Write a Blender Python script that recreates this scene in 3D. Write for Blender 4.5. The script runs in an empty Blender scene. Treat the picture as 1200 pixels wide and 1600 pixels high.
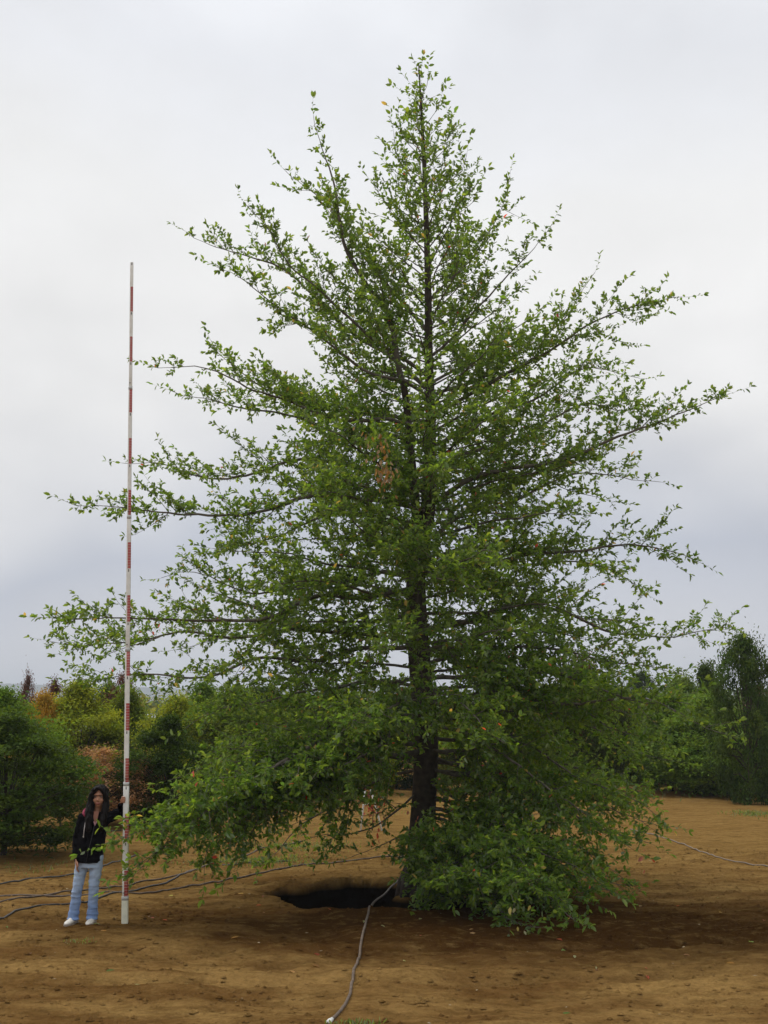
import bpy, bmesh, math, random
import numpy as np
from mathutils import Vector, Matrix, noise
R = math.radians
random.seed(7); rng = np.random.default_rng(7)
S = bpy.context.scene
C = S.collection

# ------------------------------------------------------------------ camera
CAM_H = 2.4; F = 2000.0; TH = math.atan(300 / F)          # pixels of the 1200x1600 photograph
cam = bpy.data.cameras.new('camera'); co = bpy.data.objects.new('camera', cam); C.objects.link(co)
cam.sensor_fit = 'VERTICAL'; cam.sensor_height = 24; cam.lens = 24 * F / 1600
cam.clip_start = 0.1; cam.clip_end = 9000
co.location = (0, 0, CAM_H); co.rotation_euler = (math.pi / 2 + TH, 0, 0)
S.camera = co
S.render.resolution_x = 768; S.render.resolution_y = 1024

def P(px, py, Y):
    """world point seen at photo pixel (px,py) at distance Y along the ground"""
    a = (800 - py) / F; b = (px - 600) / F
    fy = math.cos(TH) - a * math.sin(TH); fz = math.sin(TH) + a * math.cos(TH)
    t = Y / fy
    return Vector((b * t, Y, CAM_H + fz * t))
def G(px, py, z=0.0):
    a = (800 - py) / F; b = (px - 600) / F
    fy = math.cos(TH) - a * math.sin(TH); fz = math.sin(TH) + a * math.cos(TH)
    t = (z - CAM_H) / fz
    return Vector((b * t, fy * t, z))

# ------------------------------------------------------------------ world: bright overcast sky
SUN_EL, SUN_AZ = R(52), R(-62)      # azimuth from +Y towards +X
W = bpy.data.worlds.new('World'); S.world = W; W.use_nodes = True
nt = W.node_tree; nt.nodes.clear()
def N(t, **k):
    n = nt.nodes.new(t)
    for a, b in k.items(): setattr(n, a, b)
    return n
out = N('ShaderNodeOutputWorld'); bg = N('ShaderNodeBackground')
sky = N('ShaderNodeTexSky', sky_type='NISHITA', sun_disc=False, sun_elevation=SUN_EL, sun_rotation=SUN_AZ)
sky.dust_density = 3.0
tc = N('ShaderNodeTexCoord'); sep = N('ShaderNodeSeparateXYZ')
nt.links.new(tc.outputs['Generated'], sep.inputs[0])
# cloud deck: brightness by elevation, broken by wide soft streaks
ramp = N('ShaderNodeValToRGB'); e = ramp.color_ramp.elements
stops = [(0.0, (.66, .67, .72)), (.05, (.68, .69, .74)), (.12, (.55, .58, .66)), (.19, (.74, .745, .77)), (.25, (.86, .855, .85)),
         (.32, (.93, .925, .915)), (.40, (.90, .90, .895)), (.50, (.82, .835, .87)), (.62, (.92, .94, .97)), (1.0, (1.45, 1.46, 1.48))]
e[0].position, e[0].color = stops[0][0], (*stops[0][1], 1); e[1].position, e[1].color = stops[-1][0], (*stops[-1][1], 1)
for p, c in stops[1:-1]:
    x = e.new(p); x.color = (*c, 1)
mp = N('ShaderNodeMapping'); mp.inputs['Scale'].default_value = (1.6, 1.6, 2.6)
nz = N('ShaderNodeTexNoise'); nz.inputs['Scale'].default_value = 1.6; nz.inputs['Detail'].default_value = 3.5; nz.inputs['Roughness'].default_value = .5
nt.links.new(tc.outputs['Generated'], mp.inputs[0]); nt.links.new(mp.outputs[0], nz.inputs['Vector'])
ma = N('ShaderNodeMath', operation='MULTIPLY_ADD'); ma.inputs[1].default_value = .30; ma.inputs[2].default_value = -.14
nt.links.new(nz.outputs['Fac'], ma.inputs[0])
ad = N('ShaderNodeMath', operation='ADD'); nt.links.new(sep.outputs['Z'], ad.inputs[0]); nt.links.new(ma.outputs[0], ad.inputs[1])
nt.links.new(ad.outputs[0], ramp.inputs[0])
nz2 = N('ShaderNodeTexNoise'); nz2.inputs['Scale'].default_value = 3.2; nz2.inputs['Detail'].default_value = 6
nt.links.new(mp.outputs[0], nz2.inputs['Vector'])
mr = N('ShaderNodeMapRange'); mr.inputs['From Min'].default_value = .3; mr.inputs['From Max'].default_value = .7
mr.inputs['To Min'].default_value = .92; mr.inputs['To Max'].default_value = 1.05
nt.links.new(nz2.outputs['Fac'], mr.inputs[0])
mul = N('ShaderNodeMix', data_type='RGBA', blend_type='MULTIPLY'); mul.inputs[0].default_value = 1
nt.links.new(ramp.outputs[0], mul.inputs[6]); nt.links.new(mr.outputs[0], mul.inputs[7])
sc = N('ShaderNodeMix', data_type='RGBA', blend_type='MULTIPLY'); sc.inputs[0].default_value = 1; sc.inputs[7].default_value = (.1, .1, .1, 1)
nt.links.new(sky.outputs[0], sc.inputs[6])
mx = N('ShaderNodeMix', data_type='RGBA'); mx.inputs[0].default_value = .95
nt.links.new(sc.outputs[2], mx.inputs[6]); nt.links.new(mul.outputs[2], mx.inputs[7])
nt.links.new(mx.outputs[2], bg.inputs[0]); bg.inputs[1].default_value = 1.04
nt.links.new(bg.outputs[0], out.inputs[0])

sun = bpy.data.lights.new('sun', 'SUN'); sun.energy = 1.5; sun.angle = R(12); sun.color = (1, .96, .9)
so = bpy.data.objects.new('sun', sun); C.objects.link(so)
dv = Vector((math.sin(SUN_AZ) * math.cos(SUN_EL), math.cos(SUN_AZ) * math.cos(SUN_EL), math.sin(SUN_EL)))
so.rotation_euler = dv.to_track_quat('Z', 'Y').to_euler()
S.view_settings.view_transform = 'Standard'; S.view_settings.look = 'None'
S.view_settings.exposure = 0.0; S.view_settings.gamma = 1.0
S.render.engine = 'CYCLES'
S.cycles.max_bounces = 8; S.cycles.diffuse_bounces = 4; S.cycles.transmission_bounces = 5; S.cycles.volume_bounces = 0

# ------------------------------------------------------------------ materials
def mat(name):
    m = bpy.data.materials.new(name); m.use_nodes = True
    n = m.node_tree.nodes; b = n['Principled BSDF']; return m, m.node_tree, b
def simple(name, col, rough=.7, noise_scale=None, var=.25, bump=0, metallic=0, spec=.3):
    m, t, b = mat(name)
    b.inputs['Base Color'].default_value = (*col, 1); b.inputs['Roughness'].default_value = rough
    b.inputs['Metallic'].default_value = metallic; b.inputs['Specular IOR Level'].default_value = spec
    if noise_scale:
        c = t.nodes.new('ShaderNodeTexCoord'); z = t.nodes.new('ShaderNodeTexNoise'); z.inputs['Scale'].default_value = noise_scale; z.inputs['Detail'].default_value = 5
        t.links.new(c.outputs['Object'], z.inputs['Vector'])
        r = t.nodes.new('ShaderNodeValToRGB'); r.color_ramp.elements[0].position = .3; r.color_ramp.elements[1].position = .7
        r.color_ramp.elements[0].color = (*[v * (1 - var) for v in col], 1); r.color_ramp.elements[1].color = (*[min(1, v * (1 + var)) for v in col], 1)
        t.links.new(z.outputs['Fac'], r.inputs[0]); t.links.new(r.outputs[0], b.inputs['Base Color'])
        if bump:
            bp = t.nodes.new('ShaderNodeBump'); bp.inputs['Strength'].default_value = bump; bp.inputs['Distance'].default_value = .01
            t.links.new(z.outputs['Fac'], bp.inputs['Height']); t.links.new(bp.outputs[0], b.inputs['Normal'])
    return m
def leaf_mat(name, back=1.5, trans=.4, pale=.10, objcol=False, spec=.2):
    """leaf: upper face glossy and deeper green, under face paler; light passes through"""
    m = bpy.data.materials.new(name); m.use_nodes = True; t = m.node_tree; t.nodes.clear()
    o = t.nodes.new('ShaderNodeOutputMaterial')
    at = t.nodes.new('ShaderNodeAttribute'); at.attribute_name = 'Col'
    src = at.outputs['Color']
    if objcol:
        oi = t.nodes.new('ShaderNodeObjectInfo'); mm = t.nodes.new('ShaderNodeMix'); mm.data_type = 'RGBA'; mm.blend_type = 'MULTIPLY'; mm.inputs[0].default_value = 1
        t.links.new(src, mm.inputs[6]); t.links.new(oi.outputs['Color'], mm.inputs[7]); src = mm.outputs[2]
    g = t.nodes.new('ShaderNodeNewGeometry')
    ml = t.nodes.new('ShaderNodeMix'); ml.data_type = 'RGBA'; ml.blend_type = 'MIX'; ml.inputs[0].default_value = pale
    ml.inputs[7].default_value = (.42 * back, .46 * back, .38 * back, 1); t.links.new(src, ml.inputs[6])
    mb = t.nodes.new('ShaderNodeMix'); mb.data_type = 'RGBA'
    t.links.new(g.outputs['Backfacing'], mb.inputs[0]); t.links.new(src, mb.inputs[6]); t.links.new(ml.outputs[2], mb.inputs[7])
    d = t.nodes.new('ShaderNodeBsdfPrincipled'); d.inputs['Roughness'].default_value = .5; d.inputs['Specular IOR Level'].default_value = spec
    t.links.new(mb.outputs[2], d.inputs['Base Color'])
    tr = t.nodes.new('ShaderNodeBsdfTranslucent')
    tm = t.nodes.new('ShaderNodeMix'); tm.data_type = 'RGBA'; tm.blend_type = 'MULTIPLY'; tm.inputs[0].default_value = 1; tm.inputs[7].default_value = (2.8, 2.5, 1.2, 1)
    t.links.new(src, tm.inputs[6]); t.links.new(tm.outputs[2], tr.inputs['Color'])
    ms = t.nodes.new('ShaderNodeMixShader'); ms.inputs[0].default_value = trans
    t.links.new(d.outputs[0], ms.inputs[1]); t.links.new(tr.outputs[0], ms.inputs[2]); t.links.new(ms.outputs[0], o.inputs[0])
    return m
M_leaf = leaf_mat('tree_leaves', back=.95, trans=.5, pale=.38)
M_bgleaf = leaf_mat('orchard_leaves', back=.4, trans=.3, pale=.05, objcol=True, spec=.06)
M_bark = simple('bark', (.050, .038, .028), .9, 14, .45, .8)
M_limb = simple('limb_bark', (.115, .10, .08), .9, 14, .4, .5)
M_twig = simple('twig_bark', (.10, .085, .07), .9)
M_hose = simple('hose_plastic', (.05, .045, .04), .45, 30, .4)
M_hosedust = simple('dusty_hose_plastic', (.13, .095, .07), .6, 20, .4)
M_white = simple('white_plastic', (.75, .75, .72), .5)

# ------------------------------------------------------------------ helpers
def link(name, me, m=None, parent=None):
    o = bpy.data.objects.new(name, me); C.objects.link(o)
    if m and me and not me.materials: me.materials.append(m)
    if parent: o.parent = parent
    return o
def tag(o, label=None, cat=None, group=None, kind=None):
    if label: o['label'] = label
    if cat: o['category'] = cat
    if group: o['group'] = group
    if kind: o['kind'] = kind
    return o
def thing(name, label, cat, loc=(0, 0, 0), group=None):
    o = bpy.data.objects.new(name, None); C.objects.link(o); o.location = loc; o.empty_display_size = .2
    return tag(o, label, cat, group)
class MB:
    def __init__(s): s.v = []; s.f = []
    def tube(s, pts, rad, seg=8, flat=1.0, cap=True):
        """swept tube through pts, radii rad"""
        n = len(pts); base = len(s.v); up = None
        for i, p in enumerate(pts):
            d = (pts[min(i + 1, n - 1)] - pts[max(i - 1, 0)])
            if d.length < 1e-9: d = Vector((0, 0, 1))
            d.normalize()
            if up is None:
                up = Vector((0, 0, 1)) if abs(d.z) < .9 else Vector((1, 0, 0))
            a = d.cross(up)
            if a.length < 1e-6: a = d.cross(Vector((0, 1, 0)))
            a.normalize(); b = a.cross(d).normalized(); up = b
            for k in range(seg):
                t = 2 * math.pi * k / seg
                s.v.append(p + a * (math.cos(t) * rad[i]) + b * (math.sin(t) * rad[i] * flat))
        for i in range(n - 1):
            for k in range(seg):
                q = base + i * seg; k2 = (k + 1) % seg
                s.f.append((q + k, q + k2, q + seg + k2, q + seg + k))
        if cap:
            s.f.append(tuple(base + k for k in range(seg))[::-1]); s.f.append(tuple(base + (n - 1) * seg + k for k in range(seg)))
    def rings(s, rs, seg=24, sq=1.0):
        """horizontal-ish ellipse rings (cx,cy,cz,rx,ry)"""
        base = len(s.v)
        for (cx, cy, cz, rx, ry) in rs:
            for k in range(seg):
                t = 2 * math.pi * k / seg; c, si = math.cos(t), math.sin(t)
                s.v.append(Vector((cx + rx * math.copysign(abs(c) ** sq, c), cy + ry * math.copysign(abs(si) ** sq, si), cz)))
        n = len(rs)
        for i in range(n - 1):
            for k in range(seg):
                q = base + i * seg; k2 = (k + 1) % seg
                s.f.append((q + k, q + k2, q + seg + k2, q + seg + k))
        s.f.append(tuple(base + k for k in range(seg))[::-1]); s.f.append(tuple(base + (n - 1) * seg + k for k in range(seg)))
    def ball(s, c, r, seg=16, rot=None):
        base = len(s.v); n = seg // 2; c = Vector(c)
        for i in range(n + 1):
            ph = math.pi * (i + .001) / (n + .002)
            for k in range(seg):
                t = 2 * math.pi * k / seg
                v = Vector((math.sin(ph) * math.cos(t) * r[0], math.sin(ph) * math.sin(t) * r[1], math.cos(ph) * r[2]))
                if rot: v = rot @ v
                s.v.append(c + v)
        for i in range(n):
            for k in range(seg):
                q = base + i * seg; k2 = (k + 1) % seg
                s.f.append((q + k, q + seg + k, q + seg + k2, q + k2))
        s.f.append(tuple(base + k for k in range(seg))); s.f.append(tuple(base + n * seg + k for k in range(seg))[::-1])
    def box(s, c, h):
        base = len(s.v)
        for z in (-1, 1):
            for (x, y) in ((-1, -1), (1, -1), (1, 1), (-1, 1)): s.v.append(Vector((c[0] + x * h[0], c[1] + y * h[1], c[2] + z * h[2])))
        for f in ((3, 2, 1, 0), (4, 5, 6, 7), (0, 1, 5, 4), (1, 2, 6, 5), (2, 3, 7, 6), (3, 0, 4, 7)): s.f.append(tuple(base + i for i in f))
    def mesh(s, name, smooth=True):
        me = bpy.data.meshes.new(name); me.from_pydata([tuple(v) for v in s.v], [], s.f); me.update()
        if smooth: me.polygons.foreach_set('use_smooth', [True] * len(me.polygons))
        return me
    def build(s, name, m, parent=None, smooth=True): return link(name, s.mesh(name, smooth), m, parent)
def remeshed(mb, name, voxel, m, parent, smooth_it=4, disp=None):
    """fuse overlapping closed shapes into one continuous surface"""
    me = mb.mesh(name); o = bpy.data.objects.new('tmp', me); C.objects.link(o)
    r = o.modifiers.new('r', 'REMESH'); r.mode = 'VOXEL'; r.voxel_size = voxel; r.use_smooth_shade = True
    if smooth_it:
        q = o.modifiers.new('s', 'SMOOTH'); q.factor = .5; q.iterations = smooth_it
    dg = bpy.context.evaluated_depsgraph_get()
    nm = bpy.data.meshes.new_from_object(o.evaluated_get(dg)); nm.name = name
    bpy.data.objects.remove(o); bpy.data.meshes.remove(me); nm.materials.clear()
    if disp:
        nrm = [v.normal.copy() for v in nm.vertices]
        for v, n in zip(nm.vertices, nrm): v.co += n * disp(v.co)
        nm.update()
    nm.polygons.foreach_set('use_smooth', [True] * len(nm.polygons))
    return link(name, nm, m, parent)
def spline(pts, step=.12):
    """Catmull-Rom through control points"""
    if len(pts) == 2: pts = [pts[0], (pts[0] + pts[1]) / 2, pts[1]]
    a = [pts[0] * 2 - pts[1]] + list(pts) + [pts[-1] * 2 - pts[-2]]; o = []
    for i in range(1, len(a) - 2):
        p0, p1, p2, p3 = a[i - 1], a[i], a[i + 1], a[i + 2]; n = max(2, int((p2 - p1).length / step))
        for k in range(n):
            t = k / n
            o.append(.5 * ((2 * p1) + (p2 - p0) * t + (2 * p0 - 5 * p1 + 4 * p2 - p3) * t * t + (3 * p1 - p0 - 3 * p2 + p3) * t ** 3))
    o.append(pts[-1].copy()); return o
def leaves_mesh(name, Pp, D, Nn, L, Wd, col):
    """vectorised: every leaf is six verts folded along its midrib"""
    Pp = np.asarray(Pp, float); D = np.asarray(D, float); Nn = np.asarray(Nn, float); L = np.asarray(L, float)[:, None]; Wd = np.asarray(Wd, float)[:, None]
    D /= np.linalg.norm(D, axis=1, keepdims=True) + 1e-9
    Nn = Nn - D * (Nn * D).sum(1, keepdims=True); Nn /= np.linalg.norm(Nn, axis=1, keepdims=True) + 1e-9
    Sd = np.cross(D, Nn); n = len(Pp); V = np.zeros((n, 6, 3))
    V[:, 0] = Pp; V[:, 3] = Pp + D * L - Nn * L * .14
    V[:, 1] = Pp + D * L * .32 + Sd * Wd * .46 + Nn * Wd * .10; V[:, 2] = Pp + D * L * .68 + Sd * Wd * .42 + Nn * Wd * .05
    V[:, 5] = Pp + D * L * .32 - Sd * Wd * .46 + Nn * Wd * .10; V[:, 4] = Pp + D * L * .68 - Sd * Wd * .42 + Nn * Wd * .05
    b = np.arange(n)[:, None] * 6
    fc = np.concatenate([b + np.array([[0, 1, 2, 3]]), b + np.array([[3, 4, 5, 0]])], 1).astype(np.int32).ravel()
    me = bpy.data.meshes.new(name); me.vertices.add(n * 6); me.vertices.foreach_set('co', V.astype(np.float32).ravel())
    me.loops.add(n * 8); me.loops.foreach_set('vertex_index', fc)
    me.polygons.add(n * 2); me.polygons.foreach_set('loop_start', (np.arange(n * 2) * 4).astype(np.int32)); me.polygons.foreach_set('loop_total', np.full(n * 2, 4, np.int32))
    me.update(); me.validate()
    at = me.attributes.new('Col', 'FLOAT_COLOR', 'POINT')
    cc = np.ones((n, 6, 4), np.float32); cc[:, :, :3] = np.asarray(col)[:, None, :]
    at.data.foreach_set('color', cc.ravel()); return me
_perm = rng.random((256, 256))
def vnoise(x, y):
    xi = np.floor(x).astype(int); yi = np.floor(y).astype(int); fx = x - xi; fy = y - yi
    fx = fx * fx * (3 - 2 * fx); fy = fy * fy * (3 - 2 * fy); g = lambda a, b: _perm[a % 256, b % 256]
    return (g(xi, yi) * (1 - fx) + g(xi + 1, yi) * fx) * (1 - fy) + (g(xi, yi + 1) * (1 - fx) + g(xi + 1, yi + 1) * fx) * fy - .5

# ------------------------------------------------------------------ ground
TX, TY = 0.47, 17.4          # main trunk
PX, PY = 0.38, 16.98         # pit centre
def ground_z(x, y):
    x = np.asarray(x, float); y = np.asarray(y, float)
    z = .10 * vnoise(x * .35, y * .35) + .07 * vnoise(x * 1.1 + 5, y * 1.1) + .040 * vnoise(x * 3.1, y * 3.1 + 9) + .022 * vnoise(x * 8.3, y * 8.3) + .012 * vnoise(x * 17, y * 17)
    w_ = 1.6 * vnoise(x * .12 + 9, y * .12)
    for yc, sl, dp in ((11.9, .10, .055), (13.3, .14, .045)):
        q = (y - yc - sl * x - w_) ; z = z - dp * np.exp(-(q / .16) ** 2) * (.6 + .8 * vnoise(x * .9 + yc, y * .9)) + dp * .5 * (np.exp(-((q - .3) / .13) ** 2) + np.exp(-((q + .3) / .13) ** 2))
    near = np.exp(-((y - 16) / 14) ** 2 - (x / 12) ** 2); z = z * (.45 + .55 * near)
    a = np.arctan2(y - PY, x - PX)
    r = np.hypot((x - PX) / 1.93, (y - PY) / 1.50) / (1 + .06 * np.sin(3 * a + 1) + .04 * np.sin(7 * a) + .14 * vnoise(x * 2.2 + 30, y * 2.2) + .07 * vnoise(x * 6, y * 6 + 20))
    sm = lambda e0, e1, v: (lambda t: t * t * (3 - 2 * t))(np.clip((v - e0) / (e1 - e0), 0, 1))
    pit = -.78 * (1 - sm(.92, 1.0, r)); ball = .70 * (1 - sm(.30, .74, np.hypot(x - TX, y - TY)))
    lip = .05 * np.exp(-((r - 1.12) / .12) ** 2)
    m = 1 - sm(.9, 1.02, r)
    return z + pit + ball + lip + m * (.10 * vnoise(x * 4 + 3, y * 4) + .05 * vnoise(x * 10, y * 10))
def axis(lo, hi, step, far, grow=1.18):
    a = list(np.arange(lo, hi + 1e-6, step)); s = step; l = lo; r = hi; L_ = []; R_ = []
    while l > -far: s *= grow; l -= s; L_.append(l)
    s = step
    while r < far: s *= grow; r += s; R_.append(r)
    return np.array(L_[::-1] + a + R_)
gx = axis(-5.6, 6.2, .042, 3600); gy = axis(9.2, 20.5, .042, 3600)
GX, GY = np.meshgrid(gx, gy); GZ = ground_z(GX, GY)
nx, ny = len(gx), len(gy)
me = bpy.data.meshes.new('ground'); me.vertices.add(nx * ny)
me.vertices.foreach_set('co', np.stack([GX, GY, GZ], -1).astype(np.float32).ravel())
ii = (np.arange(ny - 1)[:, None] * nx + np.arange(nx - 1)[None, :]).ravel()
q = np.stack([ii, ii + 1, ii + nx + 1, ii + nx], -1).astype(np.int32)
me.loops.add(q.size); me.loops.foreach_set('vertex_index', q.ravel()); me.polygons.add(len(q))
me.polygons.foreach_set('loop_start', (np.arange(len(q)) * 4).astype(np.int32)); me.polygons.foreach_set('loop_total', np.full(len(q), 4, np.int32))
me.polygons.foreach_set('use_smooth', np.ones(len(q), bool)); me.update()
# soil: dry tan crust, damp brown patches, dug dark soil in the pit
m, t, b = mat('soil'); b.inputs['Roughness'].default_value = .95; b.inputs['Specular IOR Level'].default_value = .0
def NN(k, **a):
    n = t.nodes.new(k)
    for x, y in a.items(): setattr(n, x, y)
    return n
tcn = NN('ShaderNodeTexCoord')
def noi(scale, detail=6, rough=.6, sy=1.0):
    mpn = NN('ShaderNodeMapping'); mpn.inputs['Scale'].default_value = (1, sy, 1); t.links.new(tcn.outputs['Object'], mpn.inputs[0])
    z = NN('ShaderNodeTexNoise'); z.inputs['Scale'].default_value = scale; z.inputs['Detail'].default_value = detail; z.inputs['Roughness'].default_value = rough
    t.links.new(mpn.outputs[0], z.inputs['Vector']); return z.outputs['Fac']
def mapr(s, a, b_, c=0, d=1):
    r = NN('ShaderNodeMapRange'); r.inputs[1].default_value = a; r.inputs[2].default_value = b_; r.inputs[3].default_value = c; r.inputs[4].default_value = d
    t.links.new(s, r.inputs[0]); return r.outputs[0]
def mixc(f, a, b_):
    x = NN('ShaderNodeMix', data_type='RGBA')
    t.links.new(f, x.inputs[0])
    for v, i in ((a, 6), (b_, 7)):
        if isinstance(v, tuple): x.inputs[i].default_value = (*v, 1)
        else: t.links.new(v, x.inputs[i])
    return x.outputs[2]
def mth(op, a, b_=None):
    x = NN('ShaderNodeMath', operation=op)
    for i, v in enumerate((a, b_)):
        if v is None: continue
        if isinstance(v, (int, float)): x.inputs[i].default_value = v
        else: t.links.new(v, x.inputs[i])
    x.use_clamp = False; return x.outputs[0]
dry, damp = (.54, .325, .110), (.27, .140, .044)
sp = NN('ShaderNodeSeparateXYZ'); t.links.new(tcn.outputs['Object'], sp.inputs[0])
c1 = mixc(mapr(noi(.55, 5, .6, 2.2), .40, .62), dry, damp)
# tree's soft shadow, with some damp, painted into the soil as a ragged dark oval
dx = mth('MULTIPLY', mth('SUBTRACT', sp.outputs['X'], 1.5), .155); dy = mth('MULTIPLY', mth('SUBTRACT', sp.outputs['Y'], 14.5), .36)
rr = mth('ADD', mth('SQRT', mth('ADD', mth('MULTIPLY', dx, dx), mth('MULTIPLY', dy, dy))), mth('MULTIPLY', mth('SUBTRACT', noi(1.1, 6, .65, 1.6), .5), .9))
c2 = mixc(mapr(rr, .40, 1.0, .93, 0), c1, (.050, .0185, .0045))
# farther nursery ground is drier and lighter
c3 = mixc(mapr(mth('ADD', sp.outputs['Y'], mth('MULTIPLY', noi(.3), 6)), 20, 25, 0, .75), c2, (.40, .24, .075))
c3 = mixc(mapr(noi(2.6, 6, .7, 1.8), .46, .68, 0, .55), c3, (.085, .038, .008)); c3 = mixc(mapr(noi(5.5, 6, .7, 1.5), .52, .72, 0, .5), c3, (.42, .275, .095))
c4 = mixc(mapr(noi(14, 8, .75), .40, .65, 0, .38), c3, (.100, .050, .010))
c5 = mixc(mapr(noi(60, 4, .7), .60, .72, 0, .5), c4, (.36, .25, .09))
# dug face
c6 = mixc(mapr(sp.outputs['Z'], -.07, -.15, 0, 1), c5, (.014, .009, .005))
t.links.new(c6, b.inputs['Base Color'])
h = mth('ADD', mth('ADD', mth('MULTIPLY', noi(14, 8, .7), 1.0), mth('MULTIPLY', noi(4, 8, .75), 2.0)), mth('MULTIPLY', noi(70, 5, .7), .5))
bp = NN('ShaderNodeBump'); bp.inputs['Strength'].default_value = 1.0; bp.inputs['Distance'].default_value = .09
t.links.new(h, bp.inputs['Height']); t.links.new(bp.outputs[0], b.inputs['Normal'])
M_soil = m
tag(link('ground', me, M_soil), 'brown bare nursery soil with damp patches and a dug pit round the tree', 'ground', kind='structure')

# clods and chips lying on the soil (too many to count)
def lumps(name, n, box_, smin, smax, m, flat=.6, elong=1.0, avoid=True):
    tp = np.array([(0, 0, 1), (1, 0, 0), (0, 1, 0), (-1, 0, 0), (0, -1, 0), (0, 0, -1)], float)
    tf = np.array([(0, 1, 2), (0, 2, 3), (0, 3, 4), (0, 4, 1), (5, 2, 1), (5, 3, 2), (5, 4, 3), (5, 1, 4)])
    x = rng.uniform(box_[0], box_[1], n); y = box_[2] + (box_[3] - box_[2]) * rng.random(n) ** 1.3
    if avoid:
        k = np.hypot((x - PX) / 1.9, (y - PY) / 1.55) > 1.0; x, y = x[k], y[k]; n = len(x)
    z = ground_z(x, y); s = smin * (smax / smin) ** (rng.random(n) ** 2.2); a = rng.uniform(0, 2 * np.pi, n)
    V = tp[None] * (1 + rng.uniform(-.35, .35, (n, 6, 1))) * s[:, None, None] * np.array([elong, 1, flat])[None, None]
    ca, sa = np.cos(a)[:, None], np.sin(a)[:, None]
    V = np.stack([V[..., 0] * ca - V[..., 1] * sa, V[..., 0] * sa + V[..., 1] * ca, V[..., 2]], -1) + np.stack([x, y, z + s * flat * .3], -1)[:, None]
    F_ = (np.arange(n)[:, None, None] * 6 + tf[None]).reshape(-1, 3)
    me = bpy.data.meshes.new(name); me.from_pydata(V.reshape(-1, 3).tolist(), [], F_.tolist()); me.update()
    return link(name, me, m)
M_clod = simple('soil_clods', (.20, .110, .024), .95, 3.0, .55)
tag(lumps('soil_clods', 16000, (-5.5, 6.2, 9.6, 22), .005, .034, M_soil), 'small brown soil clods scattered over the bare ground', 'soil', kind='stuff')
M_chip = simple('pale_chips', (.42, .33, .20), .9, 3.0, .4)
tag(lumps('wood_chips', 90, (-5.5, 6.2, 9.8, 24), .005, .018, M_chip, .35, 2.4), 'pale wood chips and stones littering the soil', 'chips', kind='stuff')

# ------------------------------------------------------------------ far hills and haze
def hill(name, Yh, x0, x1, hts, col, label):
    n = len(hts) * 24; mb_v = []; f = []
    for i in range(n + 1):
        u = i / n * (len(hts) - 1); k = min(int(u), len(hts) - 2); w = u - k; w = w * w * (3 - 2 * w)
        h = hts[k] * (1 - w) + hts[k + 1] * w; x = x0 + (x1 - x0) * i / n
        h += 2.2 * noise.noise(Vector((x * .02, Yh, 0))) + 1.6 * noise.noise(Vector((x * .07, 3, 0))) + 1.4 * noise.noise(Vector((x * .23, 8, 0)))
        for (dy, fr) in ((-260, -.05), (-190, .35), (-110, .72), (-40, .95), (0, 1), (80, .9), (300, -.05)): mb_v.append((x, Yh + dy + 25 * noise.noise(Vector((x * .01, dy, 1))), h * fr))
    for i in range(n):
        for k in range(6): a = i * 7 + k; f.append((a, a + 7, a + 8, a + 1))
    me = bpy.data.meshes.new(name); me.from_pydata(mb_v, [], f); me.update()
    tag(link(name, me, simple(name + '_forest', col, 1.0, .03, .4)), label, 'hill', kind='structure')
hill('hills', 2400, -1700, 1900, [30, 34, 36, 42, 48, 40, 34, 30, 34, 30, 26, 24, 30, 40, 46, 42, 50, 46, 40], (.035, .05, .03), 'low wooded hills on the horizon')

# ------------------------------------------------------------------ the big tree
OUT = Vector((0, 0, 1))
class Tree:
    def __init__(s): s.lp = []; s.ld = []; s.ln = []; s.ll = []; s.lc = []; s.wood = []; s.twig = MB()
T = Tree()
CZ = Vector((TX, TY, 0))
def leafcol(h, pos):
    """young tip leaves and hue differ leaf by leaf"""
    k = rng.random(); v = .72 + .56 * rng.random()
    c = np.array([.066, .150, .013]) * (1 - k) + np.array([.132, .206, .020]) * k
    c = c * v * .78
    q = rng.random()
    if q < .0016: c = np.array([.42, .055, .03]) * (.6 + .6 * rng.random())
    elif q < .010: c = np.array([.26, .20, .05])
    return c
def add_leaf(p, d, up, L, col=None, tip=False):
    T.lp.append(tuple(p)); T.ld.append(tuple(d)); T.ln.append(tuple(up)); T.ll.append(L); T.lc.append((leafcol(p.z, p) * (np.array([1.45, 1.30, 1.5]) if tip else 1.0)) if col is None else col)
def rv(s=1.0): return Vector((random.uniform(-s, s), random.uniform(-s, s), random.uniform(-s, s)))
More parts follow.
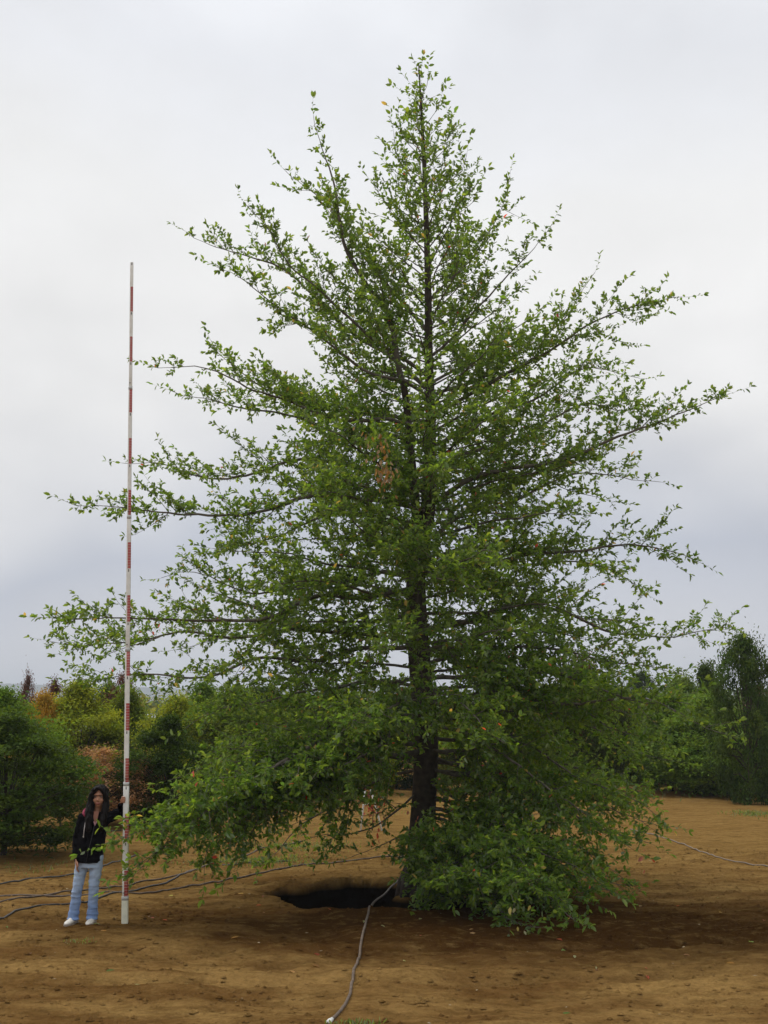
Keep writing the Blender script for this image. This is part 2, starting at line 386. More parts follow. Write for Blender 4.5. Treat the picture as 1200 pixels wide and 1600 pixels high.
def shoot(p0, d0, length, lift, dens, big=1.0, col=None, r0=.004, start=.1, tuft=3):
    """a leafy twig: alternate leaves along it, one at the tip"""
    n = max(2, int(length / .07)); pts = [p0.copy()]; d = d0.normalized()
    for i in range(n):
        d = (d + rv(.16) + Vector((0, 0, lift * .12))).normalized(); pts.append(pts[-1] + d * (length / n))
    T.twig.tube(pts, [r0 * .6 * (1 - .7 * i / n) for i in range(n + 1)], 3, cap=False)
    cnt = max(2, int(length * dens)); side = random.choice((-1, 1))
    for k in range(cnt):
        u = start + (1 - start) * (k + random.random() * .6) / cnt; x = min(u, .999) * n; i = int(x); q = pts[i].lerp(pts[i + 1], x - i)
        dd = (pts[i + 1] - pts[i]).normalized(); lat = dd.cross(Vector((0, 0, 1)))
        if lat.length < .2: lat = Vector((random.uniform(-1, 1), random.uniform(-1, 1), 0))
        lat.normalize(); side = -side
        ax = dd * .5 + lat * side * .6 + rv(.85) + Vector((0, 0, lift * .30 - .05))
        add_leaf(q, ax, Vector((0, 0, 1)) + rv(1.0), (.031 + .043 * random.random() ** .8) * big, col)
    for k in range(tuft): add_leaf(pts[-1], d + rv(.8), Vector((0, 0, 1)) + rv(1.0), random.uniform(.048, .085) * big, col, True)
def branch(ctrl, r0, dens=1.0, droop=0.0, bare=.16, secl=1.0, lift=.5, name=None):
    """primary limb with side sprays; returns its wood mesh"""
    pts = spline(ctrl, .11); n = len(pts)
    o1, o2 = rv(9), rv(9); Lc = (pts[-1] - pts[0]).length
    for i in range(2, n - 1):
        w_ = min(1, i / 8) * min(1, (n - i) / 6); pts[i] += rv(.008) + Vector((noise.noise(o1 + Vector((i * .09, 0, 0))), noise.noise(o2 + Vector((0, i * .09, 0))), noise.noise(o1 + Vector((0, 0, i * .11))))) * min(.22, .05 * Lc) * w_
    acc = [0]
    for i in range(1, n): acc.append(acc[-1] + (pts[i] - pts[i - 1]).length)
    L = acc[-1]; mb = MB(); mb.tube(pts, [max(.0035, r0 * (1 - a / L) ** .85) for a in acc], 7)
    s = max(bare * L, .25); side = random.choice((-1, 1))
    while s < L - .05:
        i = max(1, min(n - 2, next((k for k in range(n) if acc[k] > s), n - 2))); p = pts[i]; d = (pts[i + 1] - pts[i - 1]).normalized(); side = -side
        lat = d.cross(Vector((0, 0, 1))); lat = lat.normalized() if lat.length > .15 else Vector((random.uniform(-1, 1), random.uniform(-1, 1), .1)).normalized()
        roll = random.gauss(.15, .75) ; upv = lat.cross(d).normalized()
        latr = lat * side * math.cos(roll) + Vector((0, 0, 1)) * math.sin(roll)
        rem = L - s; u = s / L
        sl = min(.30 * rem + .12, 1.25) * random.uniform(.35, 1.3) * secl
        if random.random() < .12 and u < .8: sl *= 1.5
        if sl < .24:
            shoot(p, latr + d * .7, sl * .9, lift - droop, 40, 1.1)
        else:
            # secondary
            m_ = max(3, int(sl / .1)); dd = (latr * .95 + d * .75 + Vector((0, 0, .12 * lift))).normalized(); sp_ = [p.copy()]
            for k in range(m_):
                dd = (dd + rv(.10) + d * .04 + Vector((0, 0, .05 * lift - droop * .10))).normalized(); sp_.append(sp_[-1] + dd * (sl / m_))
            mb.tube(sp_, [max(.002, min(r0 * .35, .003 + sl * .0045) * (1 - .8 * k / m_)) for k in range(m_ + 1)], 5)
            cov = 0.06; ss = 1
            while cov < sl:
                x = cov / sl * m_; k = min(int(x), m_ - 1); q = sp_[k].lerp(sp_[k + 1], x - k); e_ = (sp_[k + 1] - sp_[k]).normalized(); ss = -ss
                l2 = e_.cross(Vector((0, 0, 1))); l2 = l2.normalized() if l2.length > .1 else latr
                tl = (.07 + .15 * (1 - cov / sl)) * random.uniform(.5, 1.6)
                shoot(q, l2 * ss * .55 + e_ * .45 + rv(.95) + Vector((0, 0, .25 * lift - .5 * droop)), tl, lift - droop * 1.2, 72)
                cov += random.uniform(.045, .115) / dens
            shoot(sp_[-1], dd, random.uniform(.12, .28), lift - droop, 34, 1.2)
        # short spur on the limb itself
        if u > .35: shoot(p, rv(1) + d * .3 + Vector((0, 0, .3)), random.uniform(.07, .18), lift, 48)
        s += random.choice((.06, .10, .16, .24)) * random.uniform(.8, 1.2) / dens * (1.0 if u < .75 else .8)
    shoot(pts[-1], (pts[-1] - pts[-2]), .28, lift * .4, 24, 1.3, r0=.0035, tuft=2)
    T.wood.append(mb)

# trunk centre line from the photograph, at the trunk's distance
tp_ = [(652, 1384, TY), (657, 1330, TY), (663, 1240, TY), (666, 1150, TY), (657, 1050, TY), (651, 960, TY), (650, 900, TY), (655, 855, TY), (668, 800, TY), (671, 740, TY), (673, 660, TY), (670, 560, TY), (669, 470, TY), (667, 380, TY), (664, 290, TY), (660, 200, TY), (657, 150, TY), (654, 100, TY)]
tpt = [P(*a) for a in tp_]; tpt[0].z = -.14
trk = spline(tpt, .15)
HT = trk[-1].z
def trunk_r(h): return np.interp(h, [-.3, 0, .25, 1, 3, 4.6, 5.5, 7, 9, 11, HT], [.30, .225, .185, .165, .15, .125, .085, .062, .04, .018, .006])
def trunk_at(h):
    for a, b_ in zip(trk, trk[1:]):
        if b_.z >= h: return a.lerp(b_, (h - a.z) / max(1e-6, b_.z - a.z))
    return trk[-1]
tree = thing('black_gum_tree', 'tall pyramidal green tree with level limbs, towering in the middle above its dug pit', 'tree', (TX, TY, 0))
tree['label'] = 'tall pyramidal leafy green tree towering in the middle above its dug pit'; tree.name = 'shade_tree'
mb = MB(); mb.tube(trk, [float(trunk_r(p.z)) for p in trk], 16)
for k in range(7):                                  # root flare
    a = k / 7 * 6.283 + .3; c = trk[0]
    mb.tube([Vector((c.x + math.cos(a) * .05, c.y + math.sin(a) * .05, .34)), Vector((c.x + math.cos(a) * .17, c.y + math.sin(a) * .17, .06)), Vector((c.x + math.cos(a) * .26, c.y + math.sin(a) * .26, -.20))], [.09, .095, .06], 8)
# second leader leaving the fork at two fifths of the height
fork = [P(652, 905, TY - .02), P(652, 850, TY - .03), P(649, 790, TY - .06), P(645, 740, TY - .1), P(640, 690, TY - .15), P(632, 610, TY - .25), P(612, 530, TY - .3), P(590, 465, TY - .35), P(555, 390, TY - .4), P(538, 330, TY - .4), P(522, 255, TY - .4), P(490, 182, TY - .4)]
fk = spline(fork, .12)
mb.tube(fk[:int(len(fk) * .42)], list(np.linspace(.075, .045, int(len(fk) * .42))), 12)
trunk_o = mb.build('trunk', M_bark, tree)
branch(fork[5:], .045, lift=1.0, secl=.75, bare=.1)

def hb(sy, *pts, r=None, Yo=0.0, **k):
    """limb through photo pixels (px, py, distance offset) starting on the trunk at row sy"""
    h = P(660, sy, TY).z; st = trunk_at(h)
    ctrl = [st] + [P(a, b_, TY + c) for (a, b_, c) in pts]
    ctrl[-1] += (ctrl[-2] - ctrl[-1]).normalized() * .26
    L = (ctrl[-1] - ctrl[0]).length
    branch(ctrl, r * .62 if r else .005 + .0068 * L, **k)
up = dict(lift=1.0, secl=.72, dens=1.02); mid = dict(lift=.6, secl=.85, dens=1.1); low = dict(lift=.2, droop=.35)
# crown top
hb(300, (625, 250, -.2), (609, 180, -.3), **up, r=.018); hb(340, (690, 260, .2), (697, 200, .3), **up, r=.018)
hb(260, (650, 160, -.2), (645, 150, -.2), lift=1, secl=.4, r=.01); hb(280, (672, 200, .1), (670, 175, .2), lift=1, secl=.4, r=.01)
hb(400, (610, 330, .3), (566, 262, .5), **up, r=.02); hb(420, (720, 320, -.3), (745, 255, -.4), **up, r=.022)
hb(470, (735, 400, .3), (785, 320, .4), (803, 250, .4), **up, r=.026)
hb(380, (625, 300, .6), (594, 235, .8), **up, r=.018); hb(360, (700, 280, -.5), (720, 235, -.7), **up, r=.016)
hb(520, (590, 430, .5), (520, 340, .7), (425, 246, .9), **up)
hb(590, (575, 520, -.4), (470, 440, -.6), (425, 370, -.7), (365, 296, -.7), **up)
hb(610, (560, 520, .5), (440, 430, .7), (330, 378, .8), (266, 352, .8), **up)
hb(620, (560, 570, -.8), (460, 490, -1.2), (380, 432, -1.4), (305, 404, -1.5), **mid)
hb(560, (760, 480, -.4), (812, 410, -.5), (880, 330, -.6), **up)
hb(620, (760, 580, .6), (870, 510, .9), (910, 450, 1), (946, 405, 1), **up)
hb(650, (760, 600, -.5), (860, 540, -.8), (980, 490, -1), (1096, 455, -1.1), **mid)
hb(600, (800, 520, 1.1), (872, 460, 1.4), **up)
hb(660, (570, 645, .4), (430, 615, .7), (350, 560, .8), (315, 512, .9), **mid)
hb(670, (600, 655, -.5), (480, 650, -.9), (330, 590, -1.2), (203, 565, -1.3), **mid)
hb(690, (560, 690, .8), (400, 650, 1.2), (240, 602, 1.5), **mid)
hb(700, (770, 655, .6), (860, 605, .9), (930, 572, 1.0), (1026, 598, 1.1), **mid)
hb(790, (760, 735, -.4), (900, 708, -.7), (1030, 660, -.9), (1170, 603, -1.1), **mid, r=.065)
hb(730, (800, 690, 1.1), (930, 640, 1.5), (1045, 628, 1.7), **mid)
hb(800, (560, 770, -.3), (420, 790, -.7), (300, 803, -.9), (180, 790, -1), (78, 785, -1.1), **mid, r=.062)
hb(760, (540, 730, .6), (400, 735, .9), (280, 735, 1.2), (165, 720, 1.3), **mid)
hb(850, (780, 790, .7), (930, 745, 1.1), (1058, 755, 1.3), **mid)
hb(860, (760, 850, -.5), (850, 880, -.9), (960, 770, -1.4), (1000, 765, -1.6), **mid) if False else None
hb(840, (540, 800, 1.0), (420, 840, 1.4), (282, 872, 1.8), **mid)
hb(900, (790, 870, -.5), (950, 850, -1), (1050, 862, -1.2), (1122, 890, -1.3), lift=.4, droop=.1, r=.062)
hb(880, (800, 880, 1.0), (940, 890, 1.5), (1030, 938, 1.7), lift=.4, droop=.15)
hb(900, (540, 900, .5), (400, 920, .9), (300, 900, 1.1), (225, 905, 1.2), **mid)
hb(920, (520, 930, -.6), (360, 965, -1.1), (160, 965, -1.5), (42, 965, -1.6), lift=.45, droop=.1, r=.065)
hb(960, (520, 980, .6), (330, 990, 1.0), (170, 1000, 1.3), (50, 1002, 1.5), lift=.4, droop=.1, r=.062)
hb(990, (800, 950, .7), (960, 985, 1.1), (1090, 990, 1.3), (1172, 978, 1.4), lift=.4, r=.062)
hb(1010, (500, 1020, .2), (350, 1040, .0), (200, 1060, -.2), (85, 1062, -.3), **low)
hb(1040, (800, 1010, -.6), (950, 1030, -1.1), (1100, 1060, -1.4), **low)
# big low sweeps
hb(1100, (800, 1080, -1.0), (960, 1090, -2.2), (1090, 1130, -3.0), (1188, 1165, -3.4), lift=.4, droop=.2, r=.05, secl=.8)
hb(1080, (820, 1090, -.9), (950, 1130, -1.9), (1060, 1170, -2.6), lift=.4, droop=.2)
hb(1060, (820, 1050, -1.1), (980, 1080, -2.3), (1120, 1110, -3.0), lift=.4, droop=.2)
hb(1060, (520, 1070, -.9), (380, 1100, -1.7), (260, 1150, -2.2), **low)
hb(1130, (520, 1150, -1.2), (400, 1230, -2.3), (270, 1270, -3.1), (160, 1300, -3.5), lift=.2, droop=.5, r=.05, secl=.9, dens=1.2)
hb(1140, (530, 1150, -1.3), (410, 1215, -2.4), (290, 1290, -3.2), (175, 1385, -3.6), lift=.1, droop=.7, secl=.8, dens=1.2)
hb(1120, (520, 1130, -1.0), (420, 1180, -1.9), (330, 1240, -2.4), (215, 1265, -2.9), lift=.3, droop=.4, secl=.9)
hb(1150, (500, 1190, -1.6), (350, 1245, -2.8), (225, 1290, -3.5), (125, 1335, -3.8), lift=.2, droop=.35, r=.05, secl=.85, dens=1.3)
hb(1170, (500, 1210, -1.5), (370, 1270, -2.7), (260, 1320, -3.4), (165, 1400, -3.7), lift=.15, droop=.4, secl=.9, dens=1.3)
hb(1160, (530, 1180, -1.1), (420, 1240, -2.2), (340, 1310, -3.0), (305, 1400, -3.3), lift=.1, droop=.8, secl=.8)
hb(1180, (540, 1200, -.9), (430, 1260, -1.9), (340, 1330, -2.6), (315, 1390, -2.8), lift=.1, droop=.7)
hb(1150, (520, 1140, .6), (370, 1170, 1.0), (240, 1230, 1.2), **low)
hb(1200, (560, 1230, .5), (470, 1290, .8), (400, 1350, 1.0), (385, 1378, 1.0), lift=.1, droop=.5, dens=.8)
hb(1230, (590, 1290, -.4), (500, 1310, -.9), (440, 1322, -1.3), lift=.3, droop=.3, dens=.5, r=.028)
hb(1290, (620, 1310, -.6), (560, 1335, -1.1), (520, 1350, -1.3), lift=.2, droop=.5, dens=.45, r=.02)
hb(1130, (800, 1160, -.5), (930, 1220, -1.1), (1055, 1290, -1.4), **low)
hb(1170, (800, 1200, -1.3), (920, 1280, -1.9), (1015, 1345, -2.3), lift=.2, droop=.4)
hb(1260, (775, 1295, -1.4), (850, 1330, -2.4), (970, 1398, -3.0), lift=.4, droop=.1, dens=1.2)
hb(1285, (740, 1318, -1.5), (800, 1350, -2.7), (860, 1425, -3.3), lift=.35, droop=.3, dens=1.3)
hb(1325, (710, 1345, -1.5), (745, 1365, -2.8), (795, 1405, -3.5), (812, 1465, -3.7), lift=.3, droop=.35, dens=1.2)
hb(1300, (745, 1325, -1.7), (820, 1370, -2.6), (905, 1425, -3.2), lift=.4, droop=.2, dens=1.3)
hb(1220, (770, 1280, -1.0), (860, 1340, -1.6), (930, 1365, -2.0), lift=.4, droop=.2, dens=1.2)
hb(1330, (710, 1345, -1.7), (740, 1370, -2.8), (765, 1420, -3.4), lift=.35, droop=.3, dens=1.3)
hb(1335, (690, 1350, -1.2), (690, 1360, -2.3), (705, 1410, -3.0), lift=.1, droop=.6, dens=1.1)
if False: hb(1345, (685, 1360, -.8), (664, 1370, -1.6), (645, 1412, -2.2), lift=.1, droop=.6)
hb(1200, (830, 1240, -.9), (960, 1295, -1.5), (1045, 1330, -1.8), lift=.3, droop=.3, dens=1.2)
hb(1240, (830, 1300, -.7), (930, 1350, -1.1), (1000, 1385, -1.5), lift=.3, droop=.3, dens=1.2)
hb(1100, (820, 1110, .3), (950, 1150, .5), (1080, 1200, .4), lift=.3, droop=.2, dens=1.1)
hb(1150, (820, 1180, .6), (960, 1225, .9), (1045, 1265, 1.0), lift=.3, droop=.3, dens=1.1)
hb(1320, (760, 1360, -1.5), (850, 1410, -2.9), (925, 1455, -3.6), lift=.3, droop=.25, dens=1.3)
hb(1310, (770, 1350, -1.2), (860, 1390, -2.2), (950, 1420, -2.8), lift=.3, droop=.25, dens=1.3)
hb(1290, (800, 1340, -1.2), (900, 1375, -2.0), (990, 1405, -2.6), lift=.35, droop=.2, dens=1.35)
hb(1180, (840, 1220, -.2), (970, 1270, -.4), (1075, 1300, -.5), lift=.3, droop=.3, dens=1.2)
hb(1130, (560, 1170, .3), (490, 1215, .4), (420, 1270, .5), lift=.3, droop=.4, dens=1.1)
hb(1270, (820, 1330, -.8), (930, 1370, -1.3), (1020, 1390, -1.7), lift=.35, droop=.2, dens=1.2)
hb(1330, (730, 1375, -1.6), (800, 1420, -2.9), (860, 1462, -3.7), lift=.3, droop=.25, dens=1.35)
hb(1190, (780, 1210, .8), (900, 1230, 1.5), (1000, 1260, 2.0), **low)
hb(1270, (800, 1290, .2), (900, 1330, .0), **low); hb(1250, (850, 1260, -.8), (980, 1320, -1.5), **low)
# limbs that come straight at the viewer
hb(900, (640, 870, -1.6), (600, 850, -3.0), lift=.5); hb(930, (670, 900, -1.8), (760, 925, -3.4), lift=.4)
hb(780, (620, 730, -1.5), (585, 680, -2.7), lift=.6); hb(800, (560, 760, -1.6), (500, 720, -2.9), lift=.6)
hb(720, (660, 680, -1.4), (680, 640, -2.4), lift=.7)
hb(1000, (620, 1000, -1.9), (560, 1020, -3.4), lift=.4, droop=.2); hb(1020, (740, 1000, -1.8), (840, 985, -3.3), lift=.4, droop=.2)
hb(1080, (600, 1110, -2.0), (520, 1150, -3.6), **low); hb(1090, (720, 1110, -2.0), (800, 1170, -3.7), **low)
hb(1120, (560, 1170, -1.7), (470, 1230, -3.0), **low)

# fillers all round, shorter towards the sides where the drawn limbs make the outline
def env(h): return float(np.interp(h, [.5, 1.2, 2, 3, 4.2, 5, 6, 7, 8, 9, 9.6, 10.7, HT], [2.6, 3.4, 3.9, 4.0, 3.8, 3.3, 2.7, 2.1, 1.6, 1.15, .85, .42, .06]))
nf = 124
for i in range(nf):
    u = (i + .5) / nf; h = 1.25 + (HT - 1.7) * u ** 1.0; az = i * 2.39996 + .4 + random.uniform(-.2, .2)
    sd = abs(math.sin(az))             # az measured from the viewing axis: 1 = seen from the side
    if h < 2.5 and math.cos(az) > -.35 and math.sin(az) < .25: continue
    if h < 3.4 and math.cos(az) > .45: continue
    if h < 2.0 and math.cos(az) < 0 and random.random() < .5: continue
    Lr = env(h) * random.uniform(.78, 1.0) * (1 - .30 * sd ** 3)
    rise = float(np.interp(h, [1, 2.5, 4, 6, 8, 10, HT], [-.22, -.10, .02, .22, .5, .95, 1.5])) + random.uniform(-.06, .08)
    hs = h - Lr * max(rise, 0) * .35; st = trunk_at(max(.9, hs)); dx_, dy_ = math.sin(az), -math.cos(az)
    c1_ = st + Vector((dx_ * Lr * .35, dy_ * Lr * .35, Lr * .35 * (rise * .8 + .10)))
    c2_ = st + Vector((dx_ * Lr * .7 + random.uniform(-.15, .15), dy_ * Lr * .7, Lr * .7 * (rise * .85 + .05)))
    c3_ = st + Vector((dx_ * Lr, dy_ * Lr, Lr * rise))
    branch([st, c1_, c2_, c3_], .004 + .0070 * Lr, lift=float(np.interp(h, [1, 3, 6, 9], [.2, .4, .7, 1])), droop=float(np.interp(h, [1, 3, 5], [.45, .25, 0])), secl=.9, dens=.9 if h > 6 else 1.1)
# leading shoots right at the top
for k in range(9):
    h = HT - .1 - .17 * k; a = k * 2.4; shoot(trunk_at(h), Vector((math.cos(a) * .35, math.sin(a) * .35, 1)), .18 + .02 * k, .9, 22, 1.15)
for k in (-1, 1): shoot(trunk_at(HT - .25), Vector((k * .16, .1, 1)), .42, .6, 20, 1.25)
# a few dying, rust coloured sprigs and red leaf clusters
for (px, py, dY, n_) in ((602, 745, -2.6, 34), (598, 700, -2.6, 16), (575, 690, -2.5, 10), (590, 725, -2.55, 18), (812, 1440, -3.7, 7), (705, 1262, -1.0, 6), (590, 1285, -.6, 8), (240, 985, -1.2, 4), (650, 1300, -1.2, 5), (420, 1405, -.8, 3), (1010, 1340, -2.2, 5), (800, 1010, -1, 3)):
    c = P(px, py, TY + dY)
    for k in range(n_):
        cc = np.array([.24, .13, .05]) if py < 800 else (np.array([.30, .26, .10]) if px == 812 else np.array([.36, .06, .03]))
        q = c + Vector((random.gauss(0, .06), random.gauss(0, .06), random.gauss(0, .11))); add_leaf(q, Vector((random.uniform(-.5, .5), random.uniform(-.5, .5), -.8)), rv(1), random.uniform(.045, .085), cc * random.uniform(.7, 1.3))
L_ = np.array(T.ll); print('LEAVES', len(L_))
# wood meshes are made in world space; move under the tree's own origin
inv = Matrix.Translation((-TX, -TY, 0))
trunk_o.data.transform(inv)
T.wood.sort(key=lambda b_: -len(b_.v))
for i, mbx in enumerate(T.wood[:96]):
    o = mbx.build('branch', M_limb, tree); o.data.transform(inv)
if len(T.wood) > 96:
    z = MB()
    for b_ in T.wood[96:]:
        k = len(z.v); z.v += b_.v; z.f += [tuple(i + k for i in f) for f in b_.f]
    o = z.build('branches', M_limb, tree); o.data.transform(inv); o['kind'] = 'stuff'
cm = leaves_mesh('crown', np.array(T.lp) - np.array([TX, TY, 0]), T.ld, T.ln, L_, L_ * rng.uniform(.42, .56, len(L_)), T.lc)
link('crown', cm, M_leaf, tree)
o = T.twig.build('twigs', M_twig, tree); o.data.transform(inv); o['kind'] = 'stuff'

# ------------------------------------------------------------------ orchard trees behind
def bg_variant(kind, seed):
    """unit: height 1, crown radius about .5; returns trunk mesh, crown mesh"""
    rs = random.Random(seed); g = np.random.default_rng(seed); mb = MB(); cl = []
    if kind == 'maple':      # short trunk, wide layered crown
        trunk_top = .3; nc = 210; shape = lambda u: .5 * math.sin(math.pi * min(1, (u * .95 + .12))) ** .6
        lo, hi = .07, 1.0; per = 130; flat = .42; cr = .11
    elif kind == 'round':
        trunk_top = .35; nc = 170; shape = lambda u: .46 * math.sin(math.pi * min(.999, (u * .9 + .1))) ** .55; lo, hi = .04, 1.0; per = 115; flat = .8; cr = .09
    elif kind == 'column':
        trunk_top = .95; nc = 150; shape = lambda u: .30 * (1 - u) ** .55 * (.7 + .3 * math.sin(u * 13)) + .02; lo, hi = .05, 1.0; per = 100; flat = .8; cr = .08
    elif kind == 'sparse':
        trunk_top = .5; nc = 110; shape = lambda u: .42 * math.sin(math.pi * min(.999, (u * .8 + .2))) ** .7; lo, hi = .2, 1.0; per = 70; flat = .9; cr = .085
    elif kind == 'small':
        trunk_top = .55; nc = 60; shape = lambda u: .40 * math.sin(math.pi * min(.999, (u * .9 + .08))) ** .7; lo, hi = .42, 1.0; per = 60; flat = .7; cr = .09
    mb.tube([Vector((0, 0, -.06)), Vector((.004, 0, .03)), Vector((.01, .005, trunk_top * .5)), Vector((0, .01, trunk_top))], [.028, .02, .017, .012 if kind != 'column' else .004], 9)
    asym = [rs.uniform(.55, 1.25) for _ in range(8)]
    for i in range(nc):
        u = rs.random(); a = rs.uniform(0, 6.283); rr_ = shape(u) * asym[int(a / 6.2832 * 8) % 8] * rs.uniform(.3, 1) ** .5
        c = Vector((math.cos(a) * rr_, math.sin(a) * rr_, lo + (hi - lo) * u * rs.uniform(.93, 1.0))); cl.append(c)
        if i < 46:
            s0 = Vector((0, .005, min(trunk_top, c.z * .75) * rs.uniform(.7, 1))); mdl = s0.lerp(c, .5) + Vector((0, 0, .03))
            mb.tube([s0, mdl, c], [.009, .005, .0015], 4, cap=False)
    cl = np.array([tuple(c) for c in cl]); n = nc * per
    idx = np.repeat(np.arange(nc), per); rad = cr * g.uniform(.45, 1.4, nc)[idx]
    off = g.normal(0, .55, (n, 3)) * rad[:, None]; off[:, 2] *= flat
    Pp = cl[idx] + off; D = g.normal(0, 1, (n, 3)); D[:, 2] = D[:, 2] * .5 - .25; Nn = np.stack([g.normal(0, .5, n), g.normal(0, .5, n), np.ones(n)], -1)
    Lf = g.uniform(.022, .040, n) * (1.0 if kind != 'sparse' else .8)
    tone = g.uniform(.6, 1.4, nc)[idx][:, None] * g.uniform(.75, 1.25, n)[:, None]
    hue = g.uniform(-.12, .12, nc)[idx]
    col = np.stack([tone[:, 0] * (1 + hue), tone[:, 0], tone[:, 0] * (1 - hue)], -1)
    Pp[:, 2] = np.maximum(Pp[:, 2], .02)
    return mb.mesh('trunk'), leaves_mesh('crown', Pp, D, Nn, Lf, Lf * (.5 if kind != 'maple' else .42), col)
VAR = {}
def variant(kind, k):
    if (kind, k) not in VAR:
        a, b_ = bg_variant(kind, 11 * k + sum(map(ord, kind))); a.materials.append(M_bark); b_.materials.append(M_bgleaf); VAR[kind, k] = (a, b_)
    return VAR[kind, k]
def bg_tree(kind, k, px, base, top, wpx, col, name, label, cat='tree', group='nursery trees behind the big tree'):
    g = G(px, base); gz = float(ground_z(g.x, g.y)); hgt = P(px, top, g.y).z - gz; wid = wpx / F * (g.y * 1.0)
    t_ = thing(name, label, cat, (g.x, g.y, gz), group); a, b_ = variant(kind, k)
    for nm, me_ in (('trunk', a), ('crown', b_)):
        o = bpy.data.objects.new(nm, me_); C.objects.link(o); o.parent = t_; o.color = (*col, 1)
    fac = {'column': .6, 'sparse': .84, 'small': .8}.get(kind, 1.0)
    t_.scale = (wid / fac, wid / fac, hgt); t_.rotation_euler = (0, 0, (px * 13.7) % 6.28)
DG = (.036, .066, .008); MG = (.070, .120, .014); YG = (.20, .24, .022); OR = (.30, .19, .025); BR = (.30, .17, .09); RD = (.10, .045, .035); OL = (.11, .15, .018)
